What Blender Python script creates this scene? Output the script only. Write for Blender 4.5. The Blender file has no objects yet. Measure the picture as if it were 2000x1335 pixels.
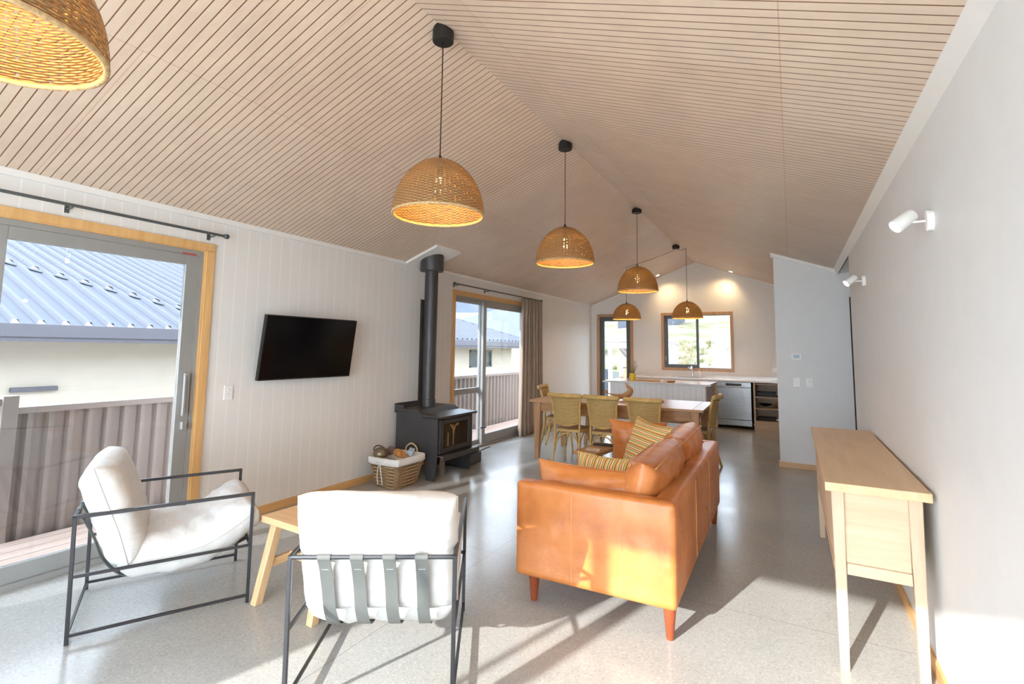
import bpy, bmesh, math, random
from mathutils import Vector, Matrix
PI = math.pi
sc = bpy.context.scene
C = sc.collection
random.seed(7)

# ------------------------------------------------------------ camera
cd = bpy.data.cameras.new('camera'); cam = bpy.data.objects.new('camera', cd); C.objects.link(cam)
cam.location = (0, 0, 1.4368)
cam.rotation_mode = 'XYZ'
cam.matrix_world = Matrix.Translation((0, 0, 1.4368)) @ Matrix.Rotation(0.5056, 4, 'Z') @ Matrix.Rotation(PI/2+0.0946, 4, 'X') @ Matrix.Rotation(0.0128, 4, 'Z')
cd.sensor_width = 36; cd.lens = 983.99*36/2000; cd.shift_x = 0; cd.shift_y = (587.19-667.5)/2000
cd.clip_start = .02; cd.clip_end = 3000
sc.camera = cam
# ------------------------------------------------------------ exposure, sky, sun
sc.view_settings.view_transform = 'Standard'; sc.view_settings.look = 'None'
sc.view_settings.gamma = 1; sc.view_settings.use_curve_mapping = False
sc.view_settings.exposure = 1.42
w = bpy.data.worlds.new('sky'); sc.world = w; w.use_nodes = True
bg = w.node_tree.nodes['Background']; bg.inputs[0].default_value = (.765, .875, 1, 1); bg.inputs[1].default_value = 6.0
sl = bpy.data.lights.new('sun', 'SUN'); sl.energy = 5.0; sl.angle = math.radians(.7); sl.color = (1, .97, .94)
so = bpy.data.objects.new('sun', sl); C.objects.link(so)
so.rotation_mode = 'QUATERNION'; so.rotation_quaternion = Vector((.29, 1, -.40)).to_track_quat('-Z', 'Y'); so.location = (-4, -9, 6)

# room numbers
XL, XR, XRI, YB, YF, YP = -4.034, .527, -1.72, -1.8, 11.084, 7.351
HE, HR = 2.45, 3.297
SL = (HR-HE)/(XRI-XL); SR = (HR-2.458)/(XR-XRI)
def roofz(x): return HR-SR*(x-XRI) if x > XRI else HR-SL*(XRI-x)

# ------------------------------------------------------------ helpers
def bx(bm, x0, x1, y0, y1, z0, z1, bev=0, M=None, seg=2):
    t = bmesh.new()
    vs = [t.verts.new((x, y, z)) for z in (z0, z1) for y in (y0, y1) for x in (x0, x1)]
    for f in ((0,2,3,1),(4,5,7,6),(0,1,5,4),(2,6,7,3),(0,4,6,2),(1,3,7,5)): t.faces.new([vs[i] for i in f])
    if bev: bmesh.ops.bevel(t, geom=t.edges[:], offset=bev, segments=seg, affect='EDGES', profile=.6)
    add(bm, t, M)
def add(bm, t, M=None):
    if M is not None: bmesh.ops.transform(t, matrix=M, verts=t.verts)
    me = bpy.data.meshes.new('tmp'); t.to_mesh(me); t.free(); bm.from_mesh(me); bpy.data.meshes.remove(me)
def tube(bm, pts, r, n=8, closed=False, radii=None, flat=None, cap=True):
    pts = [Vector(p) for p in pts]; N = len(pts); rings = []; prev = None
    for i, p in enumerate(pts):
        a = pts[(i-1) % N] if (closed or i > 0) else p; b = pts[(i+1) % N] if (closed or i < N-1) else p
        d = (b-a).normalized()
        if prev is None:
            u = Vector((0, 0, 1)) if abs(d.z) < .9 else Vector((1, 0, 0))
            u = (u-d*u.dot(d)).normalized()
        else: u = (prev-d*prev.dot(d)).normalized()
        prev = u; v = d.cross(u); rr = radii[i] if radii else r
        fu = flat or 1
        rings.append([bm.verts.new(p+u*rr*fu*math.cos(2*PI*k/n)+v*rr*math.sin(2*PI*k/n)) for k in range(n)])
    for i in range(N if closed else N-1):
        A, B = rings[i], rings[(i+1) % N]
        for k in range(n): bm.faces.new((A[k], A[(k+1) % n], B[(k+1) % n], B[k]))
    if not closed and cap: bm.faces.new(rings[0][::-1]); bm.faces.new(rings[-1])
def bar(bm, a, b, w_, h_=None, bev=.002):
    """square bar from a to b"""
    a, b = Vector(a), Vector(b); h_ = h_ or w_; d = b-a; L = d.length
    bx(bm, -w_/2, w_/2, -h_/2, h_/2, 0, L, bev, Matrix.Translation(a) @ d.to_track_quat('Z', 'Y').to_matrix().to_4x4(), 1)
def taper(bm, a, b, wa, wb, bev=.003):
    """square tapering leg, a top with width wa, b foot with width wb, horizontal cuts"""
    a, b = Vector(a), Vector(b); t = bmesh.new()
    q = [(-1,-1),(1,-1),(1,1),(-1,1)]
    A = [t.verts.new(a+Vector((x*wa/2, y*wa/2, 0))) for x, y in q]; B = [t.verts.new(b+Vector((x*wb/2, y*wb/2, 0))) for x, y in q]
    t.faces.new(A); t.faces.new(B[::-1])
    for k in range(4): t.faces.new((A[k], B[k], B[(k+1) % 4], A[(k+1) % 4]))
    bmesh.ops.recalc_face_normals(t, faces=t.faces)
    if bev: bmesh.ops.bevel(t, geom=t.edges[:], offset=bev, segments=1, affect='EDGES')
    add(bm, t)
def lathe(bm, prof, n=32, c=(0,0,0), uv=False, cap=False):
    """prof: (r,z) list. With uv=True u is the angle and v the running length."""
    c = Vector(c); rings = []
    for r, z in prof: rings.append([bm.verts.new(c+Vector((r*math.cos(2*PI*k/n), r*math.sin(2*PI*k/n), z))) for k in range(n)])
    L = [0]
    for i in range(1, len(prof)): L.append(L[-1]+math.hypot(prof[i][0]-prof[i-1][0], prof[i][1]-prof[i-1][1]))
    lay = bm.loops.layers.uv.verify() if uv else None
    for i in range(len(prof)-1):
        for k in range(n):
            k2 = (k+1) % n; f = bm.faces.new((rings[i][k], rings[i][k2], rings[i+1][k2], rings[i+1][k]))
            if uv:
                for l, (a, b) in zip(f.loops, ((k, i), (k+1, i), (k+1, i+1), (k, i+1))): l[lay].uv = (a/n, L[b])
    if cap:
        if prof[0][0] > 1e-4: bm.faces.new(rings[0][::-1])
        if prof[-1][0] > 1e-4: bm.faces.new(rings[-1])
def prism(bm, poly, axis, a, b, bev=0):
    """extrude polygon along axis. axis 'x': poly=(y,z); 'y': (x,z); 'z': (x,y)"""
    t = bmesh.new()
    def P(p, s): return {'x': (s, p[0], p[1]), 'y': (p[0], s, p[1]), 'z': (p[0], p[1], s)}[axis]
    A = [t.verts.new(P(p, a)) for p in poly]; B = [t.verts.new(P(p, b)) for p in poly]; n = len(poly)
    t.faces.new(A); t.faces.new(B[::-1])
    for k in range(n): t.faces.new((A[k], B[k], B[(k+1) % n], A[(k+1) % n]))
    bmesh.ops.recalc_face_normals(t, faces=t.faces)
    if bev: bmesh.ops.bevel(t, geom=t.edges[:], offset=bev, segments=2, affect='EDGES')
    add(bm, t)
def obj(name, bm, mat, parent=None, smooth=False, label=None):
    bmesh.ops.recalc_face_normals(bm, faces=bm.faces)
    me = bpy.data.meshes.new(name); bm.to_mesh(me); bm.free()
    for m in (mat if isinstance(mat, (list, tuple)) else [mat]): me.materials.append(m)
    if smooth:
        for p in me.polygons: p.use_smooth = True
        if smooth is not True: me.set_sharp_from_angle(angle=math.radians(smooth))
    o = bpy.data.objects.new(name, me); C.objects.link(o)
    if parent: o.parent = parent
    if label: o['label'] = label
    return o
def thing(name, label, cat, loc=(0,0,0), rz=0, group=None):
    o = bpy.data.objects.new(name, None); C.objects.link(o); o.empty_display_size = .1
    o.location = loc; o.rotation_euler = (0, 0, rz); return tag(o, label, cat, group)
def tag(o, label, cat, group=None, kind=None):
    o['label'] = label; o['category'] = cat
    if group: o['group'] = group
    if kind: o['kind'] = kind
    return o
def struct(name, bm, m, parent=None, smooth=False):
    o = obj(name, bm, m, parent, smooth)
    if not parent: o['kind'] = 'structure'
    return o
def dup(root, loc=None, rz=None, label=None, group=None):
    def cp(o, par):
        c = o.copy(); C.objects.link(c); c.parent = par
        for ch in [k for k in o.children]: cp(ch, c)
        return c
    r = cp(root, None)
    if loc is not None: r.location = loc
    if rz is not None: r.rotation_euler = (0, 0, rz)
    if label: r['label'] = label
    if group: r['group'] = group
    return r
def NB(): return bmesh.new()
def catmull(P, n):
    P = [Vector(p) for p in P]; out = []
    Q = [P[0]*2-P[1]]+P+[P[-1]*2-P[-2]]
    for i in range(1, len(Q)-2):
        for k in range(n):
            t = k/n; a, b, c, d = Q[i-1:i+3]
            out.append(.5*((2*b)+(c-a)*t+(2*a-5*b+4*c-d)*t*t+(-a+3*b-3*c+d)*t**3))
    out.append(P[-1]); return out
def cushion(bm, line, W, T, pu=8, pv=8, nu=22, nv=22, seed=0, wr=.004, pinch=0, uv=True, crown=.12):
    """line: list of (y,z) centre line, W width in x, T thickness. superellipse edges."""
    rnd = random.Random(seed); ph = [rnd.uniform(0, 6.28) for _ in range(8)]
    cl = catmull([(0, a, b) for a, b in line], 8); M = len(cl)-1
    acc = [0]
    for i in range(M): acc.append(acc[-1]+(cl[i+1]-cl[i]).length)
    Ltot = acc[-1]
    def at(s):
        s *= Ltot
        for i in range(M):
            if acc[i+1] >= s-1e-9:
                t = (s-acc[i])/max(1e-9, acc[i+1]-acc[i]); p = cl[i].lerp(cl[i+1], t); j0, j1 = max(0, i-1), min(M, i+2)
                d = (cl[j1]-cl[j0]).normalized(); return p, Vector((0, -d.z, d.y))
        return cl[-1], Vector((0, 0, 1))
    lay = bm.loops.layers.uv.verify()
    us = [(1-math.cos(PI*i/nu))/2 for i in range(nu+1)]; vs = [(1-math.cos(PI*i/nv))/2 for i in range(nv+1)]
    top, bot = [], []
    for i, s in enumerate(us):
        rt, rb = [], []
        g = max(0, 1-abs(2*s-1)**pv)**.5
        for j, u in enumerate(vs):
            h = max(0, 1-abs(2*u-1)**pu)**.5
            e = g*h; X = (u-.5)*W; ss = s
            if pinch:   # corners drawn out, edges drawn in
                X *= 1-pinch*(1-abs(2*s-1)**2)*abs(2*u-1)**2; ss = .5+(s-.5)*(1-pinch*(1-abs(2*u-1)**2)*abs(2*s-1)**2)
            p, n = at(ss)
            cr = 1+crown*(1-abs(2*s-1)**2)*(1-abs(2*u-1)**2)
            ed = (abs(2*s-1)**3+abs(2*u-1)**3)
            wv = wr*(math.sin(23*u+9*s+ph[0])+.7*math.sin(31*s-11*u+ph[1])+.6*math.sin(47*u+ph[2])*ed+.5*math.sin(53*s+ph[3])*ed)
            q = p+Vector((X, 0, 0))
            rt.append(bm.verts.new(q+n*(T/2*e*cr+wv*e)))
            rb.append(rt[-1] if e < 1e-6 else bm.verts.new(q-n*(T/2*e*cr-wv*e)))
        top.append(rt); bot.append(rb)
    for i in range(nu):
        for j in range(nv):
            for G, fl in ((top, 0), (bot, 1)):
                q = [(i, j), (i, j+1), (i+1, j+1), (i+1, j)]
                if fl: q = q[::-1]
                V = [G[a][b] for a, b in q]
                if len(set(V)) < 3: continue
                try: f = bm.faces.new(V)
                except Exception: continue
                if len(V) == 4:
                    for l, (a, b) in zip(f.loops, q): l[lay].uv = (vs[b]*W, us[a]*Ltot)
def panel_open(bm, axis, c0, c1, a0, a1, z0, z1, holes, bev=0):
    """wall slab with rectangular holes; axis 'x': thickness c0..c1 in x, runs a in y."""
    As = sorted({a0, a1}|{h[0] for h in holes}|{h[1] for h in holes}); Zs = sorted({z0, z1}|{h[2] for h in holes}|{h[3] for h in holes})
    for i in range(len(As)-1):
        for j in range(len(Zs)-1):
            ma, mz = (As[i]+As[i+1])/2, (Zs[j]+Zs[j+1])/2
            if any(h[0] < ma < h[1] and h[2] < mz < h[3] for h in holes): continue
            if axis == 'x': bx(bm, c0, c1, As[i], As[i+1], Zs[j], Zs[j+1])
            else: bx(bm, As[i], As[i+1], c0, c1, Zs[j], Zs[j+1])

# ------------------------------------------------------------ materials
class N:
    def __init__(s, name):
        s.m = bpy.data.materials.new(name); s.m.use_nodes = True; s.t = s.m.node_tree; s.b = s.t.nodes['Principled BSDF']; s.out = s.t.nodes['Material Output']
    def n(s, typ, **k):
        x = s.t.nodes.new(typ)
        for a, b in k.items():
            if a.startswith('_'):
                i = a[1:]; i = int(i) if i.isdigit() else i
                if hasattr(b, 'is_output') or isinstance(b, bpy.types.NodeSocket): s.t.links.new(b, x.inputs[i])
                else: x.inputs[i].default_value = b
            else: setattr(x, a, b)
        return x
    def link(s, a, b): s.t.links.new(a, b)
    def coord(s, kind='Object', scale=(1,1,1), rot=(0,0,0), loc=(0,0,0)):
        c = s.n('ShaderNodeTexCoord'); mp = s.n('ShaderNodeMapping'); s.link(c.outputs[kind], mp.inputs[0])
        mp.inputs['Scale'].default_value = scale; mp.inputs['Rotation'].default_value = rot; mp.inputs['Location'].default_value = loc
        return mp.outputs[0]
    def math(s, op, a, b=0, c=None):
        x = s.n('ShaderNodeMath', operation=op, _0=a, _1=b)
        if c is not None: x.inputs[2].default_value = c
        return x.outputs[0]
    def mix(s, f, a, b, blend='MIX'):
        x = s.n('ShaderNodeMix', data_type='RGBA', blend_type=blend)
        for sock, v in ((x.inputs[0], f), (x.inputs[6], a), (x.inputs[7], b)):
            if isinstance(v, bpy.types.NodeSocket): s.link(v, sock)
            else: sock.default_value = v if not isinstance(v, tuple) or len(v) == 4 else (*v, 1)
        return x.outputs[2]
    def ramp(s, f, stops):
        x = s.n('ShaderNodeValToRGB'); s.link(f, x.inputs[0]); e = x.color_ramp.elements
        while len(e) < len(stops): e.new(.5)
        for k, (p_, c) in enumerate(stops): e[k].position = p_; e[k].color = (*c, 1) if len(c) == 3 else c
        return x.outputs[0]
    def noise(s, vec, scale, detail=4, rough=.55): return s.n('ShaderNodeTexNoise', _Vector=vec, _Scale=scale, _Detail=float(detail), _Roughness=rough).outputs[0]
    def bump(s, h, strength=.3, dist=.01):
        b = s.n('ShaderNodeBump', _Height=h, _Strength=strength, _Distance=dist); s.link(b.outputs[0], s.b.inputs['Normal']); return b
    def col(s, c):
        if isinstance(c, bpy.types.NodeSocket): s.link(c, s.b.inputs['Base Color'])
        else: s.b.inputs['Base Color'].default_value = (*c, 1)
    def rgh(s, r):
        if isinstance(r, bpy.types.NodeSocket): s.link(r, s.b.inputs['Roughness'])
        else: s.b.inputs['Roughness'].default_value = r
def plain(name, col, rough=.5, metal=0, var=.06, scale=8, bump=0, bscale=120):
    m = N(name); v = m.coord()
    n = m.noise(v, scale); c2 = tuple(max(0, x*(1-var)) for x in col); c1 = tuple(min(1, x*(1+var)) for x in col)
    m.col(m.ramp(n, [(.3, c2), (.7, c1)])); m.rgh(rough); m.b.inputs['Metallic'].default_value = metal
    if bump: m.bump(m.noise(v, bscale, 3), bump, .004)
    return m.m
def wood(name, c1, c2, axis='x', scale=1, rough=.45, bump=.12, contrast=(.35, .68), fine=1):
    m = N(name); s = {'x': (1.2, 14, 14), 'y': (14, 1.2, 14), 'z': (14, 14, 1.2)}[axis]
    v = m.coord(scale=tuple(k*scale for k in s)); n = m.noise(v, 1.6, 6, .62)
    v2 = m.coord(scale=tuple(k*scale*5 for k in s)); n2 = m.noise(v2, 2.2, 3, .6)
    big = m.noise(m.coord(), 1.7, 2)
    c = m.ramp(n, [(contrast[0], c2), (contrast[1], c1)])
    c = m.mix(m.math('MULTIPLY', n2, .35*fine), c, tuple(x*.72 for x in c2)); c = m.mix(m.math('MULTIPLY', big, .22), c, tuple(min(1, x*1.12) for x in c1))
    m.col(c); m.rgh(rough); m.bump(n2, bump, .002); return m.m
def grooved(name, col, gcol, spacing, width, axis='y', rough=.5, dirt=.03, off=0, bumpd=.003, sheet=None, grain=None, gmix=1):
    """painted or veneered lining with grooves every `spacing` along axis"""
    m = N(name); v = m.coord(); sp = m.n('ShaderNodeSeparateXYZ', _0=v); a = sp.outputs['xyz'.index(axis)]
    f = m.math('FRACT', m.math('ADD', m.math('MULTIPLY', a, 1/spacing), 500.5+off)); d = m.math('ABSOLUTE', m.math('SUBTRACT', f, .5))
    g = m.math('LESS_THAN', d, width/spacing/2)
    base = m.ramp(m.noise(v, 3, 3), [(.3, tuple(x*(1-dirt) for x in col)), (.7, tuple(min(1, x*(1+dirt)) for x in col))])
    if grain:
        gn = m.noise(m.coord(scale=grain), 1.5, 6, .6); base = m.mix(m.math('MULTIPLY', m.math('SUBTRACT', gn, .35), .9), base, tuple(x*.74 for x in col))
    if sheet:
        # veneered sheets 1.2 m wide, staggered, each a touch different
        br = m.n('ShaderNodeTexBrick', _Scale=1.0, offset=.5); m.link(m.coord(rot=(0, 0, PI/2)), br.inputs['Vector'])
        br.inputs['Color1'].default_value = (*sheet[0], 1); br.inputs['Color2'].default_value = (*sheet[1], 1); br.inputs['Mortar'].default_value = (.78, .68, .60, 1)
        br.inputs['Mortar Size'].default_value = .003; br.inputs['Brick Width'].default_value = 1.2; br.inputs['Row Height'].default_value = 1.4
        base = m.mix(.8, base, br.outputs[0], 'MULTIPLY')
    m.col(m.mix(m.math('MULTIPLY', g, gmix), base, gcol)); m.rgh(rough)
    m.bump(m.math('SUBTRACT', 1, g), .6, bumpd); return m.m

M = {}
M['wall'] = plain('wall_paint', (.80, .78, .755), .6, var=.015, bump=.05, bscale=200)
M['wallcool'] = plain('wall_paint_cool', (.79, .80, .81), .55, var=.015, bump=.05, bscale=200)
M['tg'] = grooved('tongue_and_groove_paint', (.80, .775, .745), (.88, .86, .84), .105, .008, 'y', .5, .012, bumpd=.004)
M['white'] = plain('white_trim_paint', (.85, .84, .82), .4, var=.01)
M['ceil'] = grooved('grooved_veneer', (.78, .63, .50), (.20, .095, .05), .051, .0055, 'y', .42, .05, bumpd=.004, sheet=((1, 1, 1), (.93, .90, .88)), grain=(1.2, 16, 16))
M['pine'] = wood('golden_pine', (.80, .50, .22), (.66, .36, .13), 'y', 1)
M['pinez'] = wood('golden_pine_upright', (.80, .50, .22), (.66, .36, .13), 'z', 1)
M['jamb'] = wood('cedar_reveal', (.60, .36, .20), (.46, .25, .13), 'z', 1)
M['alu'] = plain('grey_powdercoat', (.33, .33, .32), .42, .2, var=.03)
M['aludark'] = plain('dark_grey_powdercoat', (.10, .115, .12), .4, .3, var=.03)
M['black'] = plain('black_steel', (.02, .019, .018), .5, .3, var=.1)
M['stove'] = plain('matt_stove_black', (.062, .060, .064), .42, .3, var=.12, scale=5)
M['frame'] = plain('gunmetal_frame', (.055, .055, .06), .35, .6, var=.08)
M['canvas'] = plain('cream_canvas', (.72, .70, .66), .85, var=.03, bump=.25, bscale=260)
def m_canvas():
    m = N('cream_canvas'); v = m.coord(); m.col(m.ramp(m.noise(v, 8), [(.3, (.565, .55, .53)), (.7, (.61, .595, .575))])); m.rgh(.85)
    cr = m.noise(m.coord(scale=(3.0, 9, 9)), 1.1, 3, .5); m.bump(m.math('ADD', m.math('MULTIPLY', cr, 1.0), m.math('MULTIPLY', m.noise(v, 260, 2), .03)), .55, .03); return m.m
M['canvas'] = m_canvas()
M['strap'] = plain('grey_leather_strap', (.11, .115, .11), .5, var=.08)
M['steel'] = None
M['chrome'] = plain('chrome', (.75, .75, .77), .12, 1, var=.01)
M['oak'] = wood('pale_oak', (.72, .56, .39), (.60, .43, .27), 'x', 1.0, .42)
M['oakz'] = wood('pale_oak_upright', (.68, .54, .39), (.56, .41, .27), 'z', 1.0, .45)
M['oaky'] = wood('honey_oak_top', (.80, .58, .35), (.68, .46, .25), 'y', .8, .38)
M['elm'] = wood('warm_recycled_elm', (.62, .36, .18), (.42, .21, .09), 'x', 1, .33)
M['elmz'] = wood('warm_recycled_elm_upright', (.62, .37, .20), (.44, .23, .11), 'z', 1, .4)
M['stool'] = wood('stool_elm', (.56, .31, .14), (.36, .17, .07), 'y', 1.2, .35)
M['stoolz'] = wood('stool_elm_upright', (.52, .30, .15), (.34, .17, .08), 'z', 1.2, .4)
M['bench'] = wood('pale_stool_wood', (.80, .55, .31), (.64, .39, .18), 'x', 1.2, .5)
M['benchz'] = wood('pale_stool_wood_upright', (.80, .56, .33), (.64, .40, .2), 'z', 1.2, .5)
M['cab'] = wood('light_oak_cabinet', (.56, .43, .31), (.44, .32, .21), 'x', 1, .5)
M['stone'] = plain('pale_stone_top', (.78, .78, .80), .12, var=.05, scale=60)
M['lino'] = plain('satin_sofa_foot', (.26, .055, .02), .25, var=.2)
M['ratan'] = plain('rattan_frame', (.60, .39, .13), .42, var=.2, scale=14)
M['seatweave'] = plain('brown_woven_seat', (.27, .17, .09), .6, var=.25, scale=60, bump=.5, bscale=90)
M['switch'] = plain('white_plastic', (.86, .85, .83), .3, var=.005)
M['switchkey'] = plain('white_plastic_rocker', (.78, .78, .78), .3, var=.005)
M['screen'] = plain('dark_display', (.02, .024, .028), .15, var=.05)
M['curtain'] = plain('taupe_linen', (.40, .315, .25), .85, var=.06, bump=.3, bscale=300)
M['cloth'] = plain('white_cotton', (.82, .81, .80), .9, var=.03, bump=.2)
M['cord'] = plain('brown_cord', (.045, .025, .018), .6)
M['concrete'] = plain('exterior_concrete', (.5, .5, .48), .8, var=.1)
M['plaster'] = plain('cream_render', (.56, .49, .40), .85, var=.03, bump=.2)
M['gutter'] = plain('grey_gutter', (.12, .115, .135), .5, .1, var=.03)
M['soffit'] = plain('pale_soffit', (.2, .19, .18), .7)
def m_floor():
    m = N('polished_concrete'); v = m.coord()
    big = m.noise(v, .9, 4); c = m.ramp(big, [(.3, (.345, .345, .335)), (.7, (.415, .415, .40))])
    vo = m.n('ShaderNodeTexVoronoi', feature='F1', _Vector=v, _Scale=130.0); sp = m.n('ShaderNodeSeparateColor', _0=vo.outputs['Color'])
    c = m.mix(m.math('MULTIPLY', m.math('GREATER_THAN', sp.outputs[0], .82), .28), c, (.56, .54, .49))
    c = m.mix(m.math('MULTIPLY', m.math('LESS_THAN', sp.outputs[1], .14), .25), c, (.20, .185, .16))
    s = m.n('ShaderNodeSeparateXYZ', _0=v); j = None
    for off, sock in ((3.2, 1), (7.3, 1), (-1.9, 0)):
        d = m.math('LESS_THAN', m.math('ABSOLUTE', m.math('SUBTRACT', s.outputs[sock], off)), .0022); j = d if j is None else m.math('MAXIMUM', j, d)
    c = m.mix(m.math('MULTIPLY', j, .6), c, (.16, .15, .14)); m.col(c)
    m.rgh(m.ramp(m.noise(v, 2.5, 3), [(.3, (.17,)*3), (.7, (.24,)*3)])); m.b.inputs['IOR'].default_value = 1.5
    m.bump(m.noise(v, 2.5, 2), .03, .02); return m.m
M['floor'] = m_floor()
def m_glass(name, tint=(1, 1, 1), refl=1.0):
    m = N(name); m.t.nodes.remove(m.b)
    tr = m.n('ShaderNodeBsdfTransparent'); tr.inputs[0].default_value = (*tint, 1); gl = m.n('ShaderNodeBsdfGlossy'); gl.inputs['Roughness'].default_value = .0
    lw = m.n('ShaderNodeLayerWeight', _Blend=.5); fr = m.math('ADD', m.math('MULTIPLY', m.math('POWER', lw.outputs['Facing'], 5), .75), .035); mx = m.n('ShaderNodeMixShader', _0=m.math('MULTIPLY', fr, refl)); m.link(tr.outputs[0], mx.inputs[1]); m.link(gl.outputs[0], mx.inputs[2])
    m.link(mx.outputs[0], m.out.inputs[0]); return m.m
M['glass'] = m_glass('window_glass', (.63, .645, .655)); M['clear'] = m_glass('clear_glass', (.97, .98, .97))
def m_leather():
    m = N('tan_leather'); v = m.coord(); n = m.noise(v, 3.2, 5, .6)
    c = m.ramp(n, [(.28, (.36, .105, .022)), (.5, (.54, .185, .047)), (.75, (.63, .255, .085))])
    m.col(c); m.rgh(m.ramp(m.noise(v, 7, 3), [(.3, (.27,)*3), (.7, (.42,)*3)]))
    vo = m.n('ShaderNodeTexVoronoi', _Vector=v, _Scale=260.0).outputs[0]
    m.bump(m.math('ADD', m.math('MULTIPLY', vo, .25), m.math('MULTIPLY', m.noise(v, 9, 4), 1.6)), .18, .012); return m.m
M['leather'] = m_leather(); M['seam'] = plain('leather_stitching', (.62, .33, .13), .5)
def m_weave(name, c1, c2, nu, nv, holes=False, transl=0, alt=1, grid=False):
    """basket weave in UV: over/under strands"""
    m = N(name); v = m.coord('UV'); s = m.n('ShaderNodeSeparateXYZ', _0=v)
    U = m.math('MULTIPLY', s.outputs[0], nu); V = m.math('MULTIPLY', s.outputs[1], nv)
    row = m.math('FLOOR', V)
    su = m.math('SINE', m.math('MULTIPLY', m.math('ADD', U, m.math('MULTIPLY', m.math('MODULO', row, 2), alt)), PI))   # strand goes over then under the uprights
    fv = m.math('SUBTRACT', m.math('FRACT', V), .5); prof = m.math('SUBTRACT', 1, m.math('MULTIPLY', m.math('MULTIPLY', fv, fv), 4))
    ov = m.math('ADD', m.math('MULTIPLY', su, .5), .5)
    h = m.math('MULTIPLY', prof, m.math('ADD', m.math('MULTIPLY', ov, .75), .25))
    if grid:
        fu = m.math('SUBTRACT', m.math('FRACT', U), .5); pu_ = m.math('SUBTRACT', 1, m.math('MULTIPLY', m.math('MULTIPLY', fu, fu), 4))
        h = m.math('MAXIMUM', m.math('MULTIPLY', prof, .95), m.math('MULTIPLY', pu_, .8))
        h = m.math('POWER', h, 2.2)
    nz = m.noise(m.coord('Object'), 45, 3); h2 = m.math('ADD', h, m.math('MULTIPLY', m.math('SUBTRACT', nz, .5), .55))
    c = m.ramp(h2, [(.12, tuple(x*.35 for x in c2)), (.45, c2), (.85, c1)])
    m.col(c); m.rgh(.6); m.bump(h2, .9, .004)
    sh = m.b.outputs[0]
    if transl:
        tl = m.n('ShaderNodeBsdfTranslucent'); m.link(m.mix(.5, c, (1, .55, .12)), tl.inputs[0]); mx = m.n('ShaderNodeMixShader', _0=transl); m.link(sh, mx.inputs[1]); m.link(tl.outputs[0], mx.inputs[2]); sh = mx.outputs[0]
    if holes:
        tp = m.n('ShaderNodeBsdfTransparent'); f = m.math('LESS_THAN', h2, holes); mx = m.n('ShaderNodeMixShader', _0=f); m.link(sh, mx.inputs[1]); m.link(tp.outputs[0], mx.inputs[2]); sh = mx.outputs[0]
    m.link(sh, m.out.inputs[0]); return m.m
M['shade'] = m_weave('seagrass_weave', (.43, .29, .14), (.22, .13, .055), 60, 130, .21, .06)
M['rattanweave'] = m_weave('rattan_weave', (.72, .50, .20), (.46, .29, .10), 22, 52, .10, 0, 1, True)
M['wicker'] = m_weave('wicker', (.62, .42, .22), (.34, .21, .11), 30, 58)
def m_stripe():
    m = N('multicolour_stripe'); v = m.coord('UV'); s = m.n('ShaderNodeSeparateXYZ', _0=v)
    f = m.math('FRACT', m.math('MULTIPLY', s.outputs[0], 14))
    cr = m.n('ShaderNodeValToRGB'); m.link(f, cr.inputs[0]); e = cr.color_ramp; e.interpolation = 'CONSTANT'
    st = [(0, (.62, .47, .16)), (.13, (.10, .06, .03)), (.2, (.75, .30, .07)), (.34, (.70, .60, .30)), (.46, (.22, .26, .10)), (.58, (.72, .55, .22)), (.68, (.52, .10, .04)), (.78, (.76, .66, .36)), (.9, (.30, .20, .07))]
    while len(e.elements) < len(st): e.elements.new(.5)
    for k, (p_, c) in enumerate(st): e.elements[k].position = p_; e.elements[k].color = (*c, 1)
    m.col(cr.outputs[0]); m.rgh(.85); m.bump(m.noise(m.coord(), 300, 2), .3, .003); return m.m
M['stripe'] = m_stripe()
def m_steel():
    m = N('brushed_stainless'); v = m.coord(scale=(3, 3, 260)); n = m.noise(v, 1, 2)
    m.col((.27, .265, .265)); m.b.inputs['Metallic'].default_value = 1; m.rgh(m.ramp(n, [(.3, (.26,)*3), (.7, (.34,)*3)])); m.bump(m.noise(m.coord(scale=(7, 7, .4)), 1.2, 1), .12, .03); return m.m
M['steel'] = m_steel()
def emis(name, col, s):
    m = N(name); m.t.nodes.remove(m.b); e = m.n('ShaderNodeEmission'); e.inputs[0].default_value = (*col, 1); e.inputs[1].default_value = s; m.link(e.outputs[0], m.out.inputs[0]); return m.m
M['bulb'] = emis('warm_filament', (1, .62, .22), 30); M['spot'] = emis('warm_lamp_face', (1, .78, .48), 14)
def m_tv():
    m = N('tv_screen'); m.col((.004, .004, .005)); m.rgh(.13); m.b.inputs['Specular IOR Level'].default_value = .35; return m.m
M['tv'] = m_tv()
def m_fence():
    m = N('taupe_steel_fence'); m.col((.35, .295, .265)); m.rgh(.55); m.b.inputs['Metallic'].default_value = .1; return m.m
M['fence'] = m_fence()
M['roof'] = plain('pale_blue_grey_roofing', (.125, .133, .157), .7, 0, var=.04); M['roof'].node_tree.nodes['Principled BSDF'].inputs['Specular IOR Level'].default_value = .15
M['deck'] = N('hardwood_decking')
def m_deck():
    m = M['deck']; v = m.coord(); s = m.n('ShaderNodeSeparateXYZ', _0=v); f = m.math('FRACT', m.math('MULTIPLY', s.outputs[0], 1/.142)); g = m.math('LESS_THAN', f, .045)
    n = m.noise(m.coord(scale=(14, 1.3, 14)), 1.5, 5); c = m.ramp(n, [(.3, (.62, .44, .35)), (.7, (.80, .63, .54))]); m.col(m.mix(g, c, (.06, .03, .02))); m.rgh(.5); return m.m
M['deck'] = m_deck()
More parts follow.
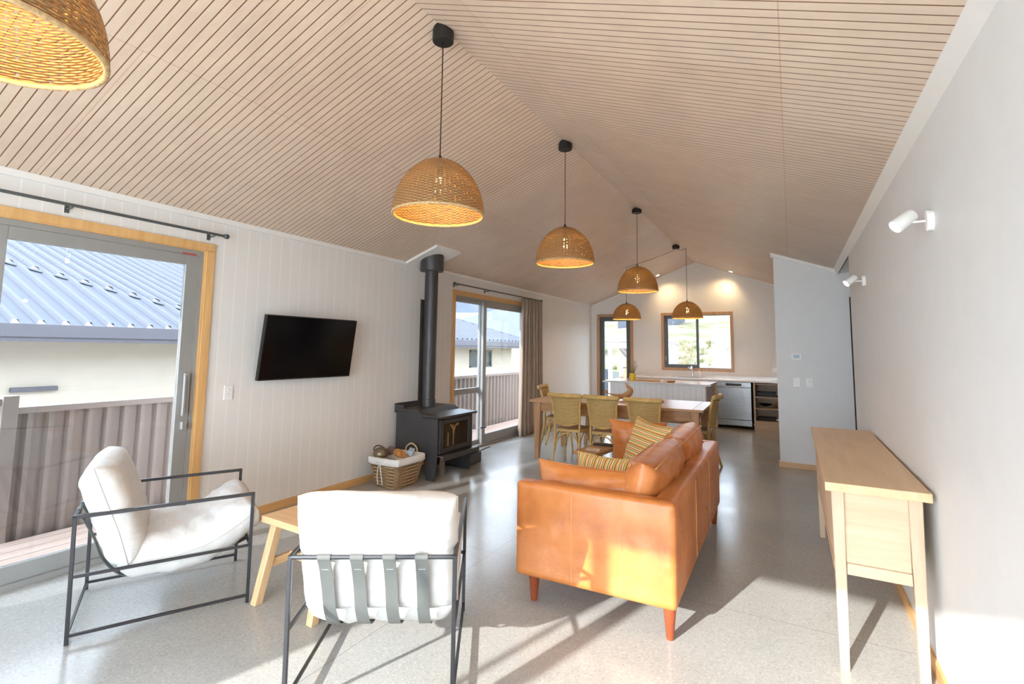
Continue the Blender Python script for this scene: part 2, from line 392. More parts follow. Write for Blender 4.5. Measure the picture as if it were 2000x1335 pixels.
def m_hill():
    m = N('dry_grass'); v = m.coord(); n = m.noise(v, .45, 8, .65); n2 = m.noise(v, 3.5, 6, .7)
    c = m.ramp(n, [(.32, (.10, .12, .045)), (.43, (.19, .17, .08)), (.52, (.30, .25, .16)), (.66, (.42, .38, .30))]); c = m.mix(m.math('MULTIPLY', n2, .45), c, (.15, .13, .07)); m.col(c); m.rgh(.95); m.bump(n2, .8, .25); return m.m
M['hill'] = m_hill(); M['rock'] = plain('pale_gravel', (.33, .315, .29), .9, var=.2, scale=3, bump=.8, bscale=12)
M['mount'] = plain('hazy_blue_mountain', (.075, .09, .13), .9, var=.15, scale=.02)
M['grass'] = plain('green_tussock', (.12, .145, .05), .9, var=.4, scale=4); M['straw'] = plain('straw_tussock', (.28, .24, .14), .9, var=.3, scale=4)
M['net'] = plain('grey_green_silt_cloth', (.13, .155, .15), .8, var=.1); M['navy'] = plain('dark_blue_grey_cladding', (.045, .055, .08), .6)
M['planks'] = wood('stacked_cedar', (.50, .26, .15), (.33, .15, .08), 'z', 1, .6)

# ------------------------------------------------------------ room shell
bm = NB(); bx(bm, XL-.15, 2.1, YB-.1, YF+.15, -.12, 0); struct('floor', bm, M['floor'])
T = .12
bm = NB(); prism(bm, [(XL-.5, roofz(XL)-SL*.5), (XRI, HR), (XRI, HR+T), (XL-.5, roofz(XL)-SL*.5+T)], 'y', YB-.7, YF+.15); struct('ceiling', bm, M['ceil'])
bm = NB(); prism(bm, [(XRI, HR), (XR+.1, roofz(XR+.1)), (XR+.1, roofz(XR+.1)+T), (XRI, HR+T)], 'y', YB-.7, YF+.15); struct('ceiling_right', bm, M['ceil'])
D1, D2 = (-.15, 2.285), (5.65, 7.86); DH = 2.19
bm = NB(); panel_open(bm, 'x', XL-.15, XL, YB-.1, YF, 0, HE+.02, [(*D1, 0, DH), (*D2, 0, DH)]); struct('wall_left', bm, M['tg'])
W1 = (-2.40, -1.06, 1.07, 2.20); D3 = (-3.85, -3.10, 0, 2.20)
bm = NB(); panel_open(bm, 'y', YF, YF+.15, XL-.15, 2.0, 0, HE, [W1, D3]); prism(bm, [(XL-.15, HE), (2.0, HE), (XR, roofz(XR)+.02), (XRI, HR+.02), (XL, roofz(XL)+.02)], 'y', YF, YF+.15); struct('wall_far', bm, M['wall'])
bm = NB(); bx(bm, XR, XR+.1, YB-.1, 5.93, 0, roofz(XR)+.03); struct('wall_right', bm, M['wallcool'])
XPL = -.171
bm = NB(); prism(bm, [(XPL, 0), (.638, 0), (.638, 2.42), (XR, 2.46), (XR, roofz(XR)+.02), (XPL, roofz(XPL)+.02)], 'y', YP, YP+.1); bx(bm, .638, 1.9, YP, YP+.1, 2.12, 2.42); bx(bm, 1.5, 1.9, YP, YP+.1, 0, 2.12); struct('wall_partition', bm, M['wallcool'])
bm = NB(); bx(bm, .45, .55, YP+.1, YF, 0, roofz(.5)+.02); struct('wall_kitchen_right', bm, M['wall'])
bm = NB(); bx(bm, 1.9, 2.0, 5.8, YP+.1, 0, 2.45); bx(bm, XR+.1, 1.9, 5.8, 5.93, 0, 2.45); struct('wall_hall', bm, M['wallcool'])
bm = NB(); bx(bm, XR, 2.0, 5.8, YP, 2.42, 2.52); bx(bm, XR, XR+.02, 5.93, YP, 2.42, roofz(XR)+.03); struct('ceiling_hall', bm, M['white'])
bm = NB(); bx(bm, .64, 1.5, YP+.005, YP+.07, .01, 2.12); struct('door_5', bm, plain('dark_stained_door', (.035, .02, .015), .5))
BO = (-3.2, .34, 0, 2.29)
bm = NB(); panel_open(bm, 'y', YB-.1, YB, XL-.15, XR+.1, 0, HE-.05, [BO]); prism(bm, [(XL-.15, HE-.05), (XR+.1, HE-.05), (XR+.1, roofz(XR+.1)+.02), (XRI, HR+.02), (XL, roofz(XL)+.02)], 'y', YB-.1, YB); struct('wall_back', bm, M['wall'])
# trims
def scotia(name, a, b, sx, mat=M['white']):
    pass
bm = NB(); bx(bm, XL, XL+.03, YB, YF, HE-.03, HE+.012); struct('trim_1', bm, M['white'])
bm = NB(); prism(bm, [(XR, roofz(XR)+.01), (XR-.045, roofz(XR-.045)+.01), (XR, 2.40)], 'y', YB, YP); struct('trim_2', bm, M['white'])
bm = NB(); prism(bm, [(XPL, roofz(XPL)-.045), (XR, roofz(XR)-.045), (XR, roofz(XR)), (XPL, roofz(XPL))], 'y', YP-.03, YP); bx(bm, XPL-.03, XPL, YP-.03, YP+.1, roofz(XPL)-.05, roofz(XPL-.03)); struct('trim_3', bm, M['white'])
bm = NB(); prism(bm, [(XL, roofz(XL)-.03), (XRI, HR-.03), (.45, roofz(.45)-.03), (.45, roofz(.45)+.005), (XRI, HR+.005), (XL, roofz(XL)+.005)], 'y', YF-.02, YF); struct('trim_4', bm, M['white'])
BH = .068
bm = NB(); bx(bm, XL, XL+.014, D1[1]+.075, D2[0]-.06, 0, BH, .003); bx(bm, XL, XL+.014, D2[1]+.06, YF, 0, BH, .003); struct('baseboard_left', bm, M['pine'])
bm = NB(); bx(bm, XR-.014, XR, YB, 5.93, 0, BH, .003); struct('baseboard_right', bm, M['pine'])
bm = NB(); bx(bm, XPL, .638, YP-.014, YP, 0, BH, .003); bx(bm, XPL-.014, XPL, YP-.014, YP+.1, 0, BH, .003); struct('baseboard_partition', bm, wood('pine_skirting_across', (.78, .52, .30), (.66, .40, .2), 'x'))

def slide_frame(par, x0, x1, y0, y1, z0, z1, st, top, botm, mat):
    """sash in the YZ plane"""
    bm = NB(); bx(bm, x0, x1, y0, y0+st, z0, z1, .003); bx(bm, x0, x1, y1-st, y1, z0, z1, .003); bx(bm, x0, x1, y0+st, y1-st, z1-top, z1, .003); bx(bm, x0, x1, y0+st, y1-st, z0, z0+botm, .003)
    f = struct('sash', bm, mat, par)
    bm = NB(); bx(bm, (x0+x1)/2-.003, (x0+x1)/2+.003, y0+st, y1-st, z0+botm, z1-top); struct('pane', bm, M['glass'], f); return f
def timber_surround(par, y0, y1, h, wd=.07):
    bm = NB(); x0, x1 = XL-.13, XL+.014
    bx(bm, x0, x1-.002, y0-.0, y0+.022, 0, h-.0225); bx(bm, x0, x1-.002, y1-.022, y1, 0, h-.0225); bx(bm, x0, x1-.002, y0, y1, h-.022, h)
    bx(bm, XL, x1+.006, y0-.05, y0+.015, 0, h-.016, .003); bx(bm, XL, x1+.006, y1-.015, y1+.05, 0, h-.016, .003)
    bx(bm, XL, x1+.006, y0-.05, y1+.05, h-.015, h+.045, .003); return struct('timber_frame', bm, M['pinez'], par)
# door_1: big slider by the near armchair
d1 = bpy.data.objects.new('door_1', None); C.objects.link(d1); d1['kind'] = 'structure'
timber_surround(d1, *D1, DH)
bm = NB(); a, b = D1[0]+.022, D1[1]-.022
bx(bm, XL-.13, XL-.01, a, a+.03, .036, DH-.061); bx(bm, XL-.13, XL-.01, b-.03, b, .036, DH-.061); bx(bm, XL-.13, XL-.01, a, b, DH-.06, DH-.022); bx(bm, XL-.15, XL+.004, a, b, -.01, .035, .002); struct('track_frame', bm, M['alu'], d1)
s1 = slide_frame(d1, XL-.055, XL-.015, 1.03, b-.03, .035, DH-.06, .095, .08, .10, M['alu'])
slide_frame(d1, XL-.115, XL-.075, a+.03, 1.12, .035, DH-.06, .095, .08, .10, M['alu'])
def dhandle(par, x, y, z, s=1):
    bm = NB(); tube(bm, [(x, y, z-.14), (x+.035*s, y, z-.12), (x+.045*s, y, z), (x+.035*s, y, z+.12), (x, y, z+.14)], .011, 8); return struct('handle', bm, M['switch'], par, True)
bm = NB(); bx(bm, XL-.015, XL+.012, 2.175, 2.215, .90, 1.22, .005); bx(bm, XL+.010, XL+.032, 2.165, 2.18, .92, 1.2, .004); bx(bm, XL-.02, XL+.02, 2.175, 2.21, .80, .86, .004); struct('handle', bm, M['alu'], s1)
dhandle(s1, XL-.06, 2.19, 1.06, -1)
bm = NB(); bx(bm, XL-.005, XL+.001, 2.10, 2.2, 2.128, 2.136); struct('lock_tab', bm, plain('red_label', (.6, .05, .04), .5), d1)
# door_2
d2 = bpy.data.objects.new('door_2', None); C.objects.link(d2); d2['kind'] = 'structure'
timber_surround(d2, *D2, DH)
bm = NB(); a, b = D2[0]+.022, D2[1]-.022
bx(bm, XL-.13, XL-.01, a, a+.02, .036, DH-.051); bx(bm, XL-.13, XL-.01, b-.03, b, .036, DH-.051); bx(bm, XL-.13, XL-.01, a, b, DH-.05, DH-.022); bx(bm, XL-.15, XL+.004, a, b, -.01, .035, .002); struct('track_frame', bm, M['alu'], d2)
s2 = slide_frame(d2, XL-.055, XL-.015, 6.44, b-.03, .035, DH-.05, .085, .085, .13, M['alu'])
s3 = slide_frame(d2, XL-.115, XL-.075, a+.02, 6.50, .035, DH-.05, .06, .05, .06, M['alu'])
bm = NB(); bx(bm, XL-.117, XL-.073, a+.06, 6.45, .78, .86, .003); struct('mid_rail', bm, M['alu'], s3)
dhandle(s2, XL-.015, 7.72, 1.06, 1)
# back gable slider behind the camera
d4 = bpy.data.objects.new('door_4', None); C.objects.link(d4); d4['kind'] = 'structure'
bm = NB(); y0, y1 = YB-.09, YB-.03
for x, v in ((-3.2, .05), (-2.42, .03), (-2.28, .09), (.29, .05)): bx(bm, x, x+v, y0, y1, 0, 2.29, .003)
bx(bm, -3.15, .29, y0+.002, y1-.002, 2.235, 2.29); bx(bm, -3.15, .29, y0+.002, y1-.002, 0, .06); fr = struct('sash', bm, M['alu'], d4)
bm = NB(); bx(bm, -3.15, .29, YB-.063, YB-.057, .06, 2.235); struct('pane', bm, M['clear'], d4)
# far wall: window_1 and door_3
w1 = bpy.data.objects.new('window_1', None); C.objects.link(w1); w1['kind'] = 'structure'
x0, x1, z0, z1 = W1
bm = NB()
for (a, b, c, d) in ((x0-.045, x0+.012, z0-.045, z1+.045), (x1-.012, x1+.045, z0-.045, z1+.045)): bx(bm, a, b, YF-.02, YF+.1, c, d, .003)
bx(bm, x0, x1, YF-.02, YF+.1, z1-.012, z1+.045, .003); bx(bm, x0, x1, YF-.02, YF+.1, z0-.045, z0+.012, .003); struct('timber_frame', bm, M['jamb'], w1)
xm = -1.715
bm = NB(); bx(bm, x0+.012, x0+.09, YF+.03, YF+.075, z0+.012, z1-.012, .003); bx(bm, xm-.02, xm+.03, YF+.03, YF+.075, z0+.012, z1-.012, .003); bx(bm, x0+.09, xm-.02, YF+.03, YF+.075, z1-.08, z1-.012, .003); bx(bm, x0+.09, xm-.02, YF+.03, YF+.075, z0+.012, z0+.085, .003)
bx(bm, xm+.03, x1-.012, YF+.05, YF+.08, z0+.012, z0+.025); bx(bm, xm+.03, x1-.012, YF+.05, YF+.08, z1-.025, z1-.012); f = struct('sash', bm, M['aludark'], w1)
bm = NB(); bx(bm, x0+.09, xm-.02, YF+.05, YF+.055, z0+.085, z1-.08); struct('pane', bm, M['glass'], f)
bm = NB(); bx(bm, xm+.03, x1-.012, YF+.06, YF+.065, z0+.025, z1-.025); struct('pane', bm, M['glass'], w1)
bm = NB(); bx(bm, x0+.03, x0+.05, YF+.01, YF+.03, z0+.16, z0+.25, .003); struct('latch', bm, M['alu'], f)
d3 = bpy.data.objects.new('door_3', None); C.objects.link(d3); d3['kind'] = 'structure'
x0, x1, _, z1 = D3
bm = NB(); bx(bm, x0-.045, x0+.02, YF-.02, YF+.1, 0, z1+.045, .003); bx(bm, x1-.02, x1+.045, YF-.02, YF+.1, 0, z1+.045, .003); bx(bm, x0+.02, x1-.02, YF-.02, YF+.1, z1-.015, z1+.045, .003); struct('timber_frame', bm, M['jamb'], d3)
bm = NB(); bx(bm, x0+.02, x0+.12, YF+.03, YF+.075, .02, z1-.015, .003); bx(bm, x1-.12, x1-.02, YF+.03, YF+.075, .02, z1-.015, .003); bx(bm, x0+.12, x1-.12, YF+.03, YF+.075, z1-.115, z1-.015, .003); bx(bm, x0+.12, x1-.12, YF+.03, YF+.075, .02, .2, .003); f = struct('sash', bm, M['aludark'], d3)
bm = NB(); bx(bm, x0+.12, x1-.12, YF+.05, YF+.055, .2, z1-.115); struct('pane', bm, M['glass'], f)
bm = NB(); bx(bm, x1-.09, x1-.05, YF+.018, YF+.03, .95, 1.12, .003); tube(bm, [(x1-.07, YF+.02, 1.05), (x1-.07, YF-.03, 1.05), (x1-.18, YF-.03, 1.05)], .009); struct('handle', bm, M['aludark'], f)

# ------------------------------------------------------------ outside
def ground(name, pts, mat):
    bm = NB(); bm.faces.new([bm.verts.new(p) for p in pts]); return struct(name, bm, mat)
bm = NB(); bx(bm, -5.07, XL-.152, -3.5, 12.6, -.16, -.02); struct('deck', bm, M['deck'])
bm = NB()
nx, ny = 60, 50; rnd = random.Random(3); V = []
def hz(x, y):
    b = -.55 if y < 14 else -.55+(y-14)*.135
    b += .10*math.sin(x*.7+y*.35)*min(1, max(0, (y-13)/4)) + .22*math.sin(x*.31-y*.22+1)*min(1, max(0, (y-15)/8))
    return b
for j in range(ny+1):
    V.append([])
    for i in range(nx+1):
        x = -60+110*i/nx; y = 12.7+60*(j/ny)**1.3
        V[-1].append(bm.verts.new((x, y, hz(x, y)+rnd.uniform(-.03, .05))))
for j in range(ny):
    for i in range(nx): bm.faces.new((V[j][i], V[j][i+1], V[j+1][i+1], V[j+1][i]))
struct('hillside', bm, M['hill'], smooth=True)
bm = NB(); bx(bm, -40, 30, -30, 12.7, -.7, -.56); struct('ground', bm, M['concrete'])
bm = NB(); bx(bm, XL-.2, 3, 11.3, 13.6, -.2, -.06); struct('terrace', bm, M['concrete'])
# fence
fn = thing('boundary_fence', 'taupe ribbed steel boundary fence running beyond the timber deck', 'fence', (-5.12, 5, -.56))
def corr(bm, n, pitch, depth, z0, z1, x, y0, flat=.55):
    pr = []
    for k in range(n):
        y = y0+k*pitch; pr += [(x, y), (x, y+pitch*flat*.95), (x+depth, y+pitch*flat*1.1+.01), (x+depth, y+pitch*.93)]
    lo = [bm.verts.new((a, b, z0)) for a, b in pr]; hi = [bm.verts.new((a, b, z1)) for a, b in pr]
    for k in range(len(pr)-1): bm.faces.new((lo[k], lo[k+1], hi[k+1], hi[k]))
for y0, y1 in ((-4, 1.50), (1.55, 12.2)):
    zt = 1.0 if y0 < 0 else .93; bm = NB(); corr(bm, int((y1-y0)/.128), .128, .035, 0, .56+zt-.02, -.02, y0-5); obj('fence_panel', bm, M['fence'], fn)
    bm = NB(); bx(bm, -.035, .03, y0-5, y1-5, .56+zt-.03, .56+zt+.02, .004); obj('cap_rail', bm, M['fence'], fn)
bm = NB(); bx(bm, -.04, .05, -3.52, -3.43, 0, 1.60, .004); obj('post', bm, M['fence'], fn)
bm = NB(); bx(bm, -.04, .05, 7.1, 7.2, 0, 1.60, .004); obj('post', bm, M['fence'], fn)
# neighbour house
nh = thing('neighbour_house', 'cream neighbouring house with pale ribbed metal roof beyond the fence', 'house', (-8.6, 6, -.56))
def part(name, bm, mat, par=nh, smooth=False, label=None):   # world coordinates in, stored relative to the thing
    o = obj(name, bm, mat, par, smooth, label); o.matrix_parent_inverse = Matrix.Translation(-Vector(par.location)) if not par.parent else o.matrix_parent_inverse
    return o
bm = NB(); panel_open(bm, 'x', -8.75, -8.6, -6, 15.4, -.56, 1.45, [(10.4, 12.0, .85, 1.38), (12.9, 14.2, .85, 1.38)]); bx(bm, -15, -8.6, 15.4, 15.55, -.56, 1.45); bx(bm, -15, -8.6, -6, -5.85, -.56, 1.45); part('wall', bm, M['plaster'])
for a, b in ((10.4, 12.0), (12.9, 14.2)):
    bm = NB(); bx(bm, -8.68, -8.58, a, a+.06, .85, 1.38); bx(bm, -8.68, -8.58, b-.06, b, .85, 1.38); bx(bm, -8.68, -8.58, (a+b)/2-.03, (a+b)/2+.03, .85, 1.38); bx(bm, -8.68, -8.58, a, b, .85, .89); bx(bm, -8.68, -8.58, a, b, 1.33, 1.38); wf = part('window_frame', bm, M['aludark'])
    bm = NB(); bx(bm, -8.64, -8.63, a, b, .85, 1.38); g = obj('window_pane', bm, plain('dark_tinted_glass', (.10, .12, .13), .08), wf)
bm = NB(); bx(bm, -8.60, -8.54, 2.55, 3.02, .81, .87, .01); part('wall_vent', bm, M['gutter'], label='dark grey slot vent')
bm = NB(); bx(bm, -8.08, -7.96, -6.5, 16.1, 1.50, 1.665, .01); bx(bm, -8.08, -7.98, -6.5, 16.1, 1.45, 1.50); part('gutter', bm, M['gutter'])
bm = NB(); bx(bm, -8.62, -8.02, -6.4, 16.0, 1.45, 1.47); part('soffit', bm, M['soffit'])
TP = .38
def ribs(bm, fx, y0, y1, pitch=.24, rib=.05, hgt=.05):
    """fx(y)->(xlow,zlow,xhigh,zhigh); trapezoid rib every pitch"""
    y = y0; prev = None; prof = []
    while y < y1:
        for dy, h in ((0, 0), (.02, hgt), (.02+rib, hgt), (.04+rib, 0)): prof.append((y+dy, h))
        y += pitch
    rows = []
    for yy, h in prof:
        r = fx(yy)
        if r is None: rows.append(None); continue
        xa, za, xb, zb = r; rows.append((bm.verts.new((xa, yy, za+h)), bm.verts.new((xb, yy, zb+h))))
    for a, b in zip(rows, rows[1:]):
        if a and b: bm.faces.new((a[0], b[0], b[1], a[1]))
def yl(y): return -8.72-(4.95-y)*.98        # flashing line x on the roof at y
def fA(y):
    xh = -13.5
    if y < 5.6: xh = max(-13.5, min(-8.02, yl(y)))
    if y > 10.6: xh = max(-13.5, -8.0-(16.1-y))
    if xh > -8.03: return None
    return (-8.0, 1.66, xh, 1.66+TP*(-8.0-xh))
bm = NB(); ribs(bm, lambda y: fA(y) if y < 5.6 else None, -2.0, 5.7); ribs(bm, lambda y: fA(y) if y > 7.4 else None, 7.5, 16.0); part('lower_roof', bm, M['roof'])
def fB(y):
    xa = max(yl(y), -13.4) if y < 5.6 else -8.0
    za = 1.66+TP*(-8.0-xa)+.015; xb = -14.5
    if y > 7.4: return None
    return (xa, za, xb, za+.33*(xa-xb))
bm = NB(); ribs(bm, fB, -1.6, 7.6); part('upper_roof', bm, M['roof'])
bm = NB()
L = [(yl(y), y, 1.66+TP*(-8.0-yl(y))) for y in (.2, 5.5)]
for dx, dz in ((0, .03),):
    a, b = Vector(L[0]), Vector(L[1]); tube(bm, [a+Vector((0, 0, .0)), b+Vector((0, 0, .0))], .09, 8, flat=.3)
part('ridge_flashing', bm, M['roof'])
bm = NB(); tube(bm, [(-8.0, 16.05, 1.68), (-13.5, 10.55, 3.77)], .07, 8, flat=.5); part('hip_flashing', bm, M['roof'])
# second roof further behind + mountain
fh = thing('far_house', 'hip roofed house further back behind the neighbouring roof', 'house', (-14, 24, -.56))
bm = NB(); bx(bm, -18, -10, 20, 29, -.56, 1.7); part('wall', bm, M['plaster'], fh)
bm = NB(); q = [bm.verts.new(p) for p in ((-18.5, 19.5, 1.7), (-9.5, 19.5, 1.7), (-9.5, 29.5, 1.7), (-18.5, 29.5, 1.7), (-14, 23.5, 3.55), (-14, 26, 3.55))]
for f in ((0, 1, 4), (1, 2, 5, 4), (2, 3, 5), (3, 0, 4, 5)): bm.faces.new([q[i] for i in f])
part('roof', bm, M['roof'], fh)
bm = NB(); R0 = []
rnd = random.Random(11)
for k in range(41):
    x = -1500+1600*k/40; h = 150+70*math.sin(k*.33+1.6)+14*math.sin(k*1.7)+rnd.uniform(-5, 5)
    if x > -260: h *= max(.25, 1-(x+260)/330)
    R0.append((bm.verts.new((x, 900, -5)), bm.verts.new((x, 1000, h*.62)), bm.verts.new((x, 1120, h)), bm.verts.new((x, 1400, -5))))
for a, b in zip(R0, R0[1:]):
    for i in range(3): bm.faces.new((a[i], b[i], b[i+1], a[i+1]))
struct('mountain', bm, M['mount'], smooth=True)
# things on the hill
bm = NB(); r = random.Random(5)
for x, y, sz in [(r.uniform(-8, -1.2)-(y_-14)*.12, y_, r.uniform(.16, .42)) for y_ in [r.uniform(14.8, 34) for _ in range(240)]]:
    if y < 20.5: continue
    if abs(x+13) < 6 and y > 18: continue
    for k in range(26):
        a = r.uniform(0, 2*PI); d = sz*.5*math.sqrt(r.random()); b0 = Vector((x+d*math.cos(a), y+d*math.sin(a), hz(x, y)-.03)); h = sz*r.uniform(.5, 1.0); l = sz*.4*r.uniform(.3, 1)
        tip = b0+Vector((l*math.cos(a), l*math.sin(a), h)); sd = Vector((-math.sin(a), math.cos(a), 0))*sz*.05; md_ = b0.lerp(tip, .5)+Vector((0, 0, h*.12))
        f = bm.faces.new([bm.verts.new(p) for p in (b0-sd, b0+sd, md_+sd*.7, tip, md_-sd*.7)]); f.material_index = 0 if (x*7 % 1) > .35 else 1
o = obj('tussock_grass', bm, [M['straw'], M['grass']]); tag(o, 'clumps of dry tussock grass growing over the hillside outside', 'grass', kind='stuff')
nt = thing('silt_fence', 'grey green silt cloth fence staked across the hillside', 'fence', (-4, 19.2, hz(-4, 19.2)))
bm = NB(); pts = [(-2.2+.44*k, .12*math.sin(k*.9)) for k in range(8)]
for (a, b), (c, d) in zip(pts, pts[1:]): bm.faces.new([bm.verts.new(p) for p in ((a, b, -.4), (c, d, -.4), (c, d, .40+.03*math.sin(c*5)), (a, b, .40+.03*math.sin(a*5)))])
obj('cloth', bm, M['net'], nt)
bm = NB(); bx(bm, .93, .97, -.02, .02, -.3, .85); obj('stake', bm, M['aludark'], nt)
bm = NB(); bx(bm, -2.2, -2.16, -.02, .02, -.3, .6); obj('stake', bm, M['aludark'], nt)
bm = NB(); rr = random.Random(8)
for k in range(40):
    t = bmesh.new(); bmesh.ops.create_icosphere(t, subdivisions=2, radius=rr.uniform(.12, .34))
    for v in t.verts: v.co *= rr.uniform(.85, 1.1)
    x, y = rr.uniform(-2.3, -.9), rr.uniform(15.2, 17.3); add(bm, t, Matrix.Translation((x, y, hz(x, y)-.05)) @ Matrix.Diagonal((1, 1, .5, 1)))
o = obj('gravel_bank', bm, M['rock']); tag(o, 'pale rocky gravel bank below the hillside outside the kitchen window', 'gravel', kind='stuff')
hh = thing('hill_house', 'dark blue grey house on top of the hill seen through kitchen window', 'house', (-9.4, 44, hz(-9.4, 44)))
bm = NB(); bx(bm, -3.5, 1.3, -2, 2, -.5, 1.5); obj('wall', bm, M['navy'], hh); bm = NB(); prism(bm, [(-3.9, 1.45), (1.7, 1.45), (-1.1, 2.5)], 'y', -2.4, 2.4); obj('roof', bm, M['navy'], hh); bm = NB(); bx(bm, -.4, .1, -2.03, -1.98, .4, 1.1); obj('window_pane', bm, M['switch'], hh)
# wood shed seen through the glazed back door
sh = thing('wood_shed', 'white framed lean-to wood shed outside the glazed back door', 'shed', (-4.2, 14.2, -.5))
bm = NB(); bx(bm, -.44, -.34, -.05, .05, 0, 2.0); bx(bm, 1.2, 1.3, -.05, .05, 0, 2.0); bx(bm, -.45, 1.31, -.055, .055, 2.0, 2.14); obj('post_frame', bm, M['white'], sh)
bm = NB()
for k in range(14): tube(bm, [(-.55+.14*k, -.2, 2.22), (-.55+.14*k, 1.2, 2.12)], .05, 8, flat=.5)
obj('roof', bm, M['white'], sh)
bm = NB(); bx(bm, -.44, 1.3, 1.0, 1.03, 0, 2.1); bx(bm, 1.27, 1.3, .05, 1.0, 0, 2.1); obj('back_panel', bm, M['fence'], sh)
bm = NB(); bx(bm, -.34, 1.2, .6, .64, 1.02, 1.14); obj('rail', bm, M['planks'], sh)
for k, (x, lean) in enumerate(((-.22, .13), (-.08, .05), (.04, .08), (.17, -.03), (.30, .04))):
    bm = NB(); bx(bm, -.05, .05, -.015, .015, 0, 1.75-.08*(k % 3), .003)
    o = obj('timber_plank', bm, M['planks']); o.matrix_world = Matrix.Translation((-4.2+x, 14.42+.04*k, -.5)) @ Matrix.Rotation(lean, 4, 'Y') @ Matrix.Rotation(-.12, 4, 'X')
    tag(o, 'reddish cedar plank leaning inside the wood shed, '+('leftmost of five', 'second from the left', 'middle one of five', 'second from the right', 'rightmost of five')[k], 'plank', 'planks leaning in the wood shed')
df = thing('side_fence', 'dark blue grey ribbed fence panel left of the wood shed', 'fence', (-5.4, 14.4, -.5))
bm = NB(); t = bmesh.new(); corr(t, 9, .1, .03, 0, 1.35, 0, 0); add(bm, t, Matrix.Rotation(PI/2, 4, 'Z') @ Matrix.Translation((0, -.75, 0))); obj('fence_panel', bm, M['navy'], df)
bm = NB(); bx(bm, -.2, .8, -.02, .04, 1.33, 1.38); obj('cap_rail', bm, M['navy'], df)

# ------------------------------------------------------------ sling armchairs
def armchair(name, label, loc, rz):
    t = thing(name, label, 'armchair', loc, rz, 'sling armchairs'); hw, D, H, R_ = .33, .77, .6, .0085
    for s in (-1, 1):
        bm = NB(); x = s*hw
        bar(bm, (x, 0, 0), (x, -.01, H), .017); bar(bm, (x, D, 0), (x, D, H), .017)
        bar(bm, (x, -.01-.008, H-.008), (x, D+.008, H-.008), .017); bar(bm, (x, -.005, .31), (x, D, .31), .014); bar(bm, (x, 0, .04), (x, D, .04), .014)
        obj('side_frame', bm, M['frame'], t)
    bm = NB(); tube(bm, [(-hw, -.01, H-.008), (hw, -.01, H-.008)], .0095, 8); obj('back_rail', bm, M['frame'], t, 40)
    bm = NB(); tube(bm, [(-hw, D-.0, .31), (hw, D-.0, .31)], .0095, 8); obj('front_rail', bm, M['frame'], t, 40)
    bm = NB(); bar(bm, (-hw, 0, .045), (hw, 0, .045), .013); obj('bottom_rail', bm, M['frame'], t)
    ln = catmull([(0, -.012, .60), (0, .03, .53), (0, .072, .44), (0, .115, .33), (0, .20, .243), (0, .35, .225), (0, .52, .238), (0, .66, .285), (0, .775, .325)], 6)
    for x in (-.195, -.065, .065, .195):
        bm = NB(); rows = []
        for i, p in enumerate(ln):
            d = (ln[min(i+1, len(ln)-1)]-ln[max(i-1, 0)]).normalized(); n = Vector((0, d.z, -d.y)); p = p+n*.011   # outside the cushion
            rows.append([bm.verts.new(p+Vector((x+sx*.026, 0, 0))+n*sn*.0015) for sx, sn in ((-1, -1), (1, -1), (1, 1), (-1, 1))])
        for a, b in zip(rows, rows[1:]):
            for k in range(4): bm.faces.new((a[k], a[(k+1) % 4], b[(k+1) % 4], b[k]))
        bm.faces.new(rows[0]); bm.faces.new(rows[-1])
        tube(bm, [(x-.026, -.01, H-.008), (x+.026, -.01, H-.008)], .0125, 12)
        obj('strap', bm, M['strap'], t, 30)
        s = t.children[-1]; bm = NB(); bx(bm, x-.014, x+.014, .010, .014, .535, .5362); obj('stitching', bm, M['chrome'], s)
    bm = NB(); cushion(bm, [(.215, .32), (.165, .49), (.105, .65), (.045, .815)], .66, .185, 12, 8, 26, 26, 9, .003, crown=.03); o = obj('back_cushion', bm, M['canvas'], t, True); seamline(o, [(.215, .32), (.165, .49), (.105, .65), (.045, .815)], .66)
    ln2 = [(.17, .325), (.34, .322), (.50, .335), (.64, .39), (.80, .50)]
    bm = NB(); cushion(bm, ln2, .635, .20, 12, 9, 30, 26, 5, .0065); o = obj('seat_cushion', bm, M['canvas'], t, True); seamline(o, ln2, .635)
    return t
def seamline(par, line, W, r=.0022, mat=None):
    cl = catmull([(0, a, b) for a, b in line], 6)
    for s in (-1, 1):
        bm = NB(); tube(bm, [p+Vector((s*(W/2+.0015), 0, 0)) for p in cl], r, 6); obj('piping', bm, mat or M['canvas'], par, True)
armchair('armchair', 'cream sling armchair with black metal frame beside the sliding glass door', (-3.376, 1.365, 0), -.479)
armchair('armchair', 'cream sling armchair turned with its four grey straps towards the viewer', (-1.514, 1.603, 0), .542)

# pale wooden stool between the armchairs
t = thing('side_stool', 'pale wooden stool with splayed legs between the two cream armchairs', 'stool', (-2.48, 2.10, 0), -.05)
bm = NB(); bx(bm, -.25, .34, -.15, .15, .415, .452, .004); obj('seat', bm, M['bench'], t)
for sx in (-1, 1):
    for sy in (-1, 1):
        bm = NB(); taper(bm, (.045+sx*.213, sy*.10, .415), (.045+sx*.22, sy*(.20 if sx < 0 else .165), 0), .05, .046); obj('leg', bm, M['benchz'], t)
    bm = NB(); bar(bm, (.045+sx*.217, -.135, .2), (.045+sx*.217, .135, .2), .024, .045); obj('stretcher', bm, M['bench'], t)
bm = NB(); bar(bm, (-.17, 0, .21), (.26, 0, .21), .022, .04); obj('cross_stretcher', bm, M['bench'], t)

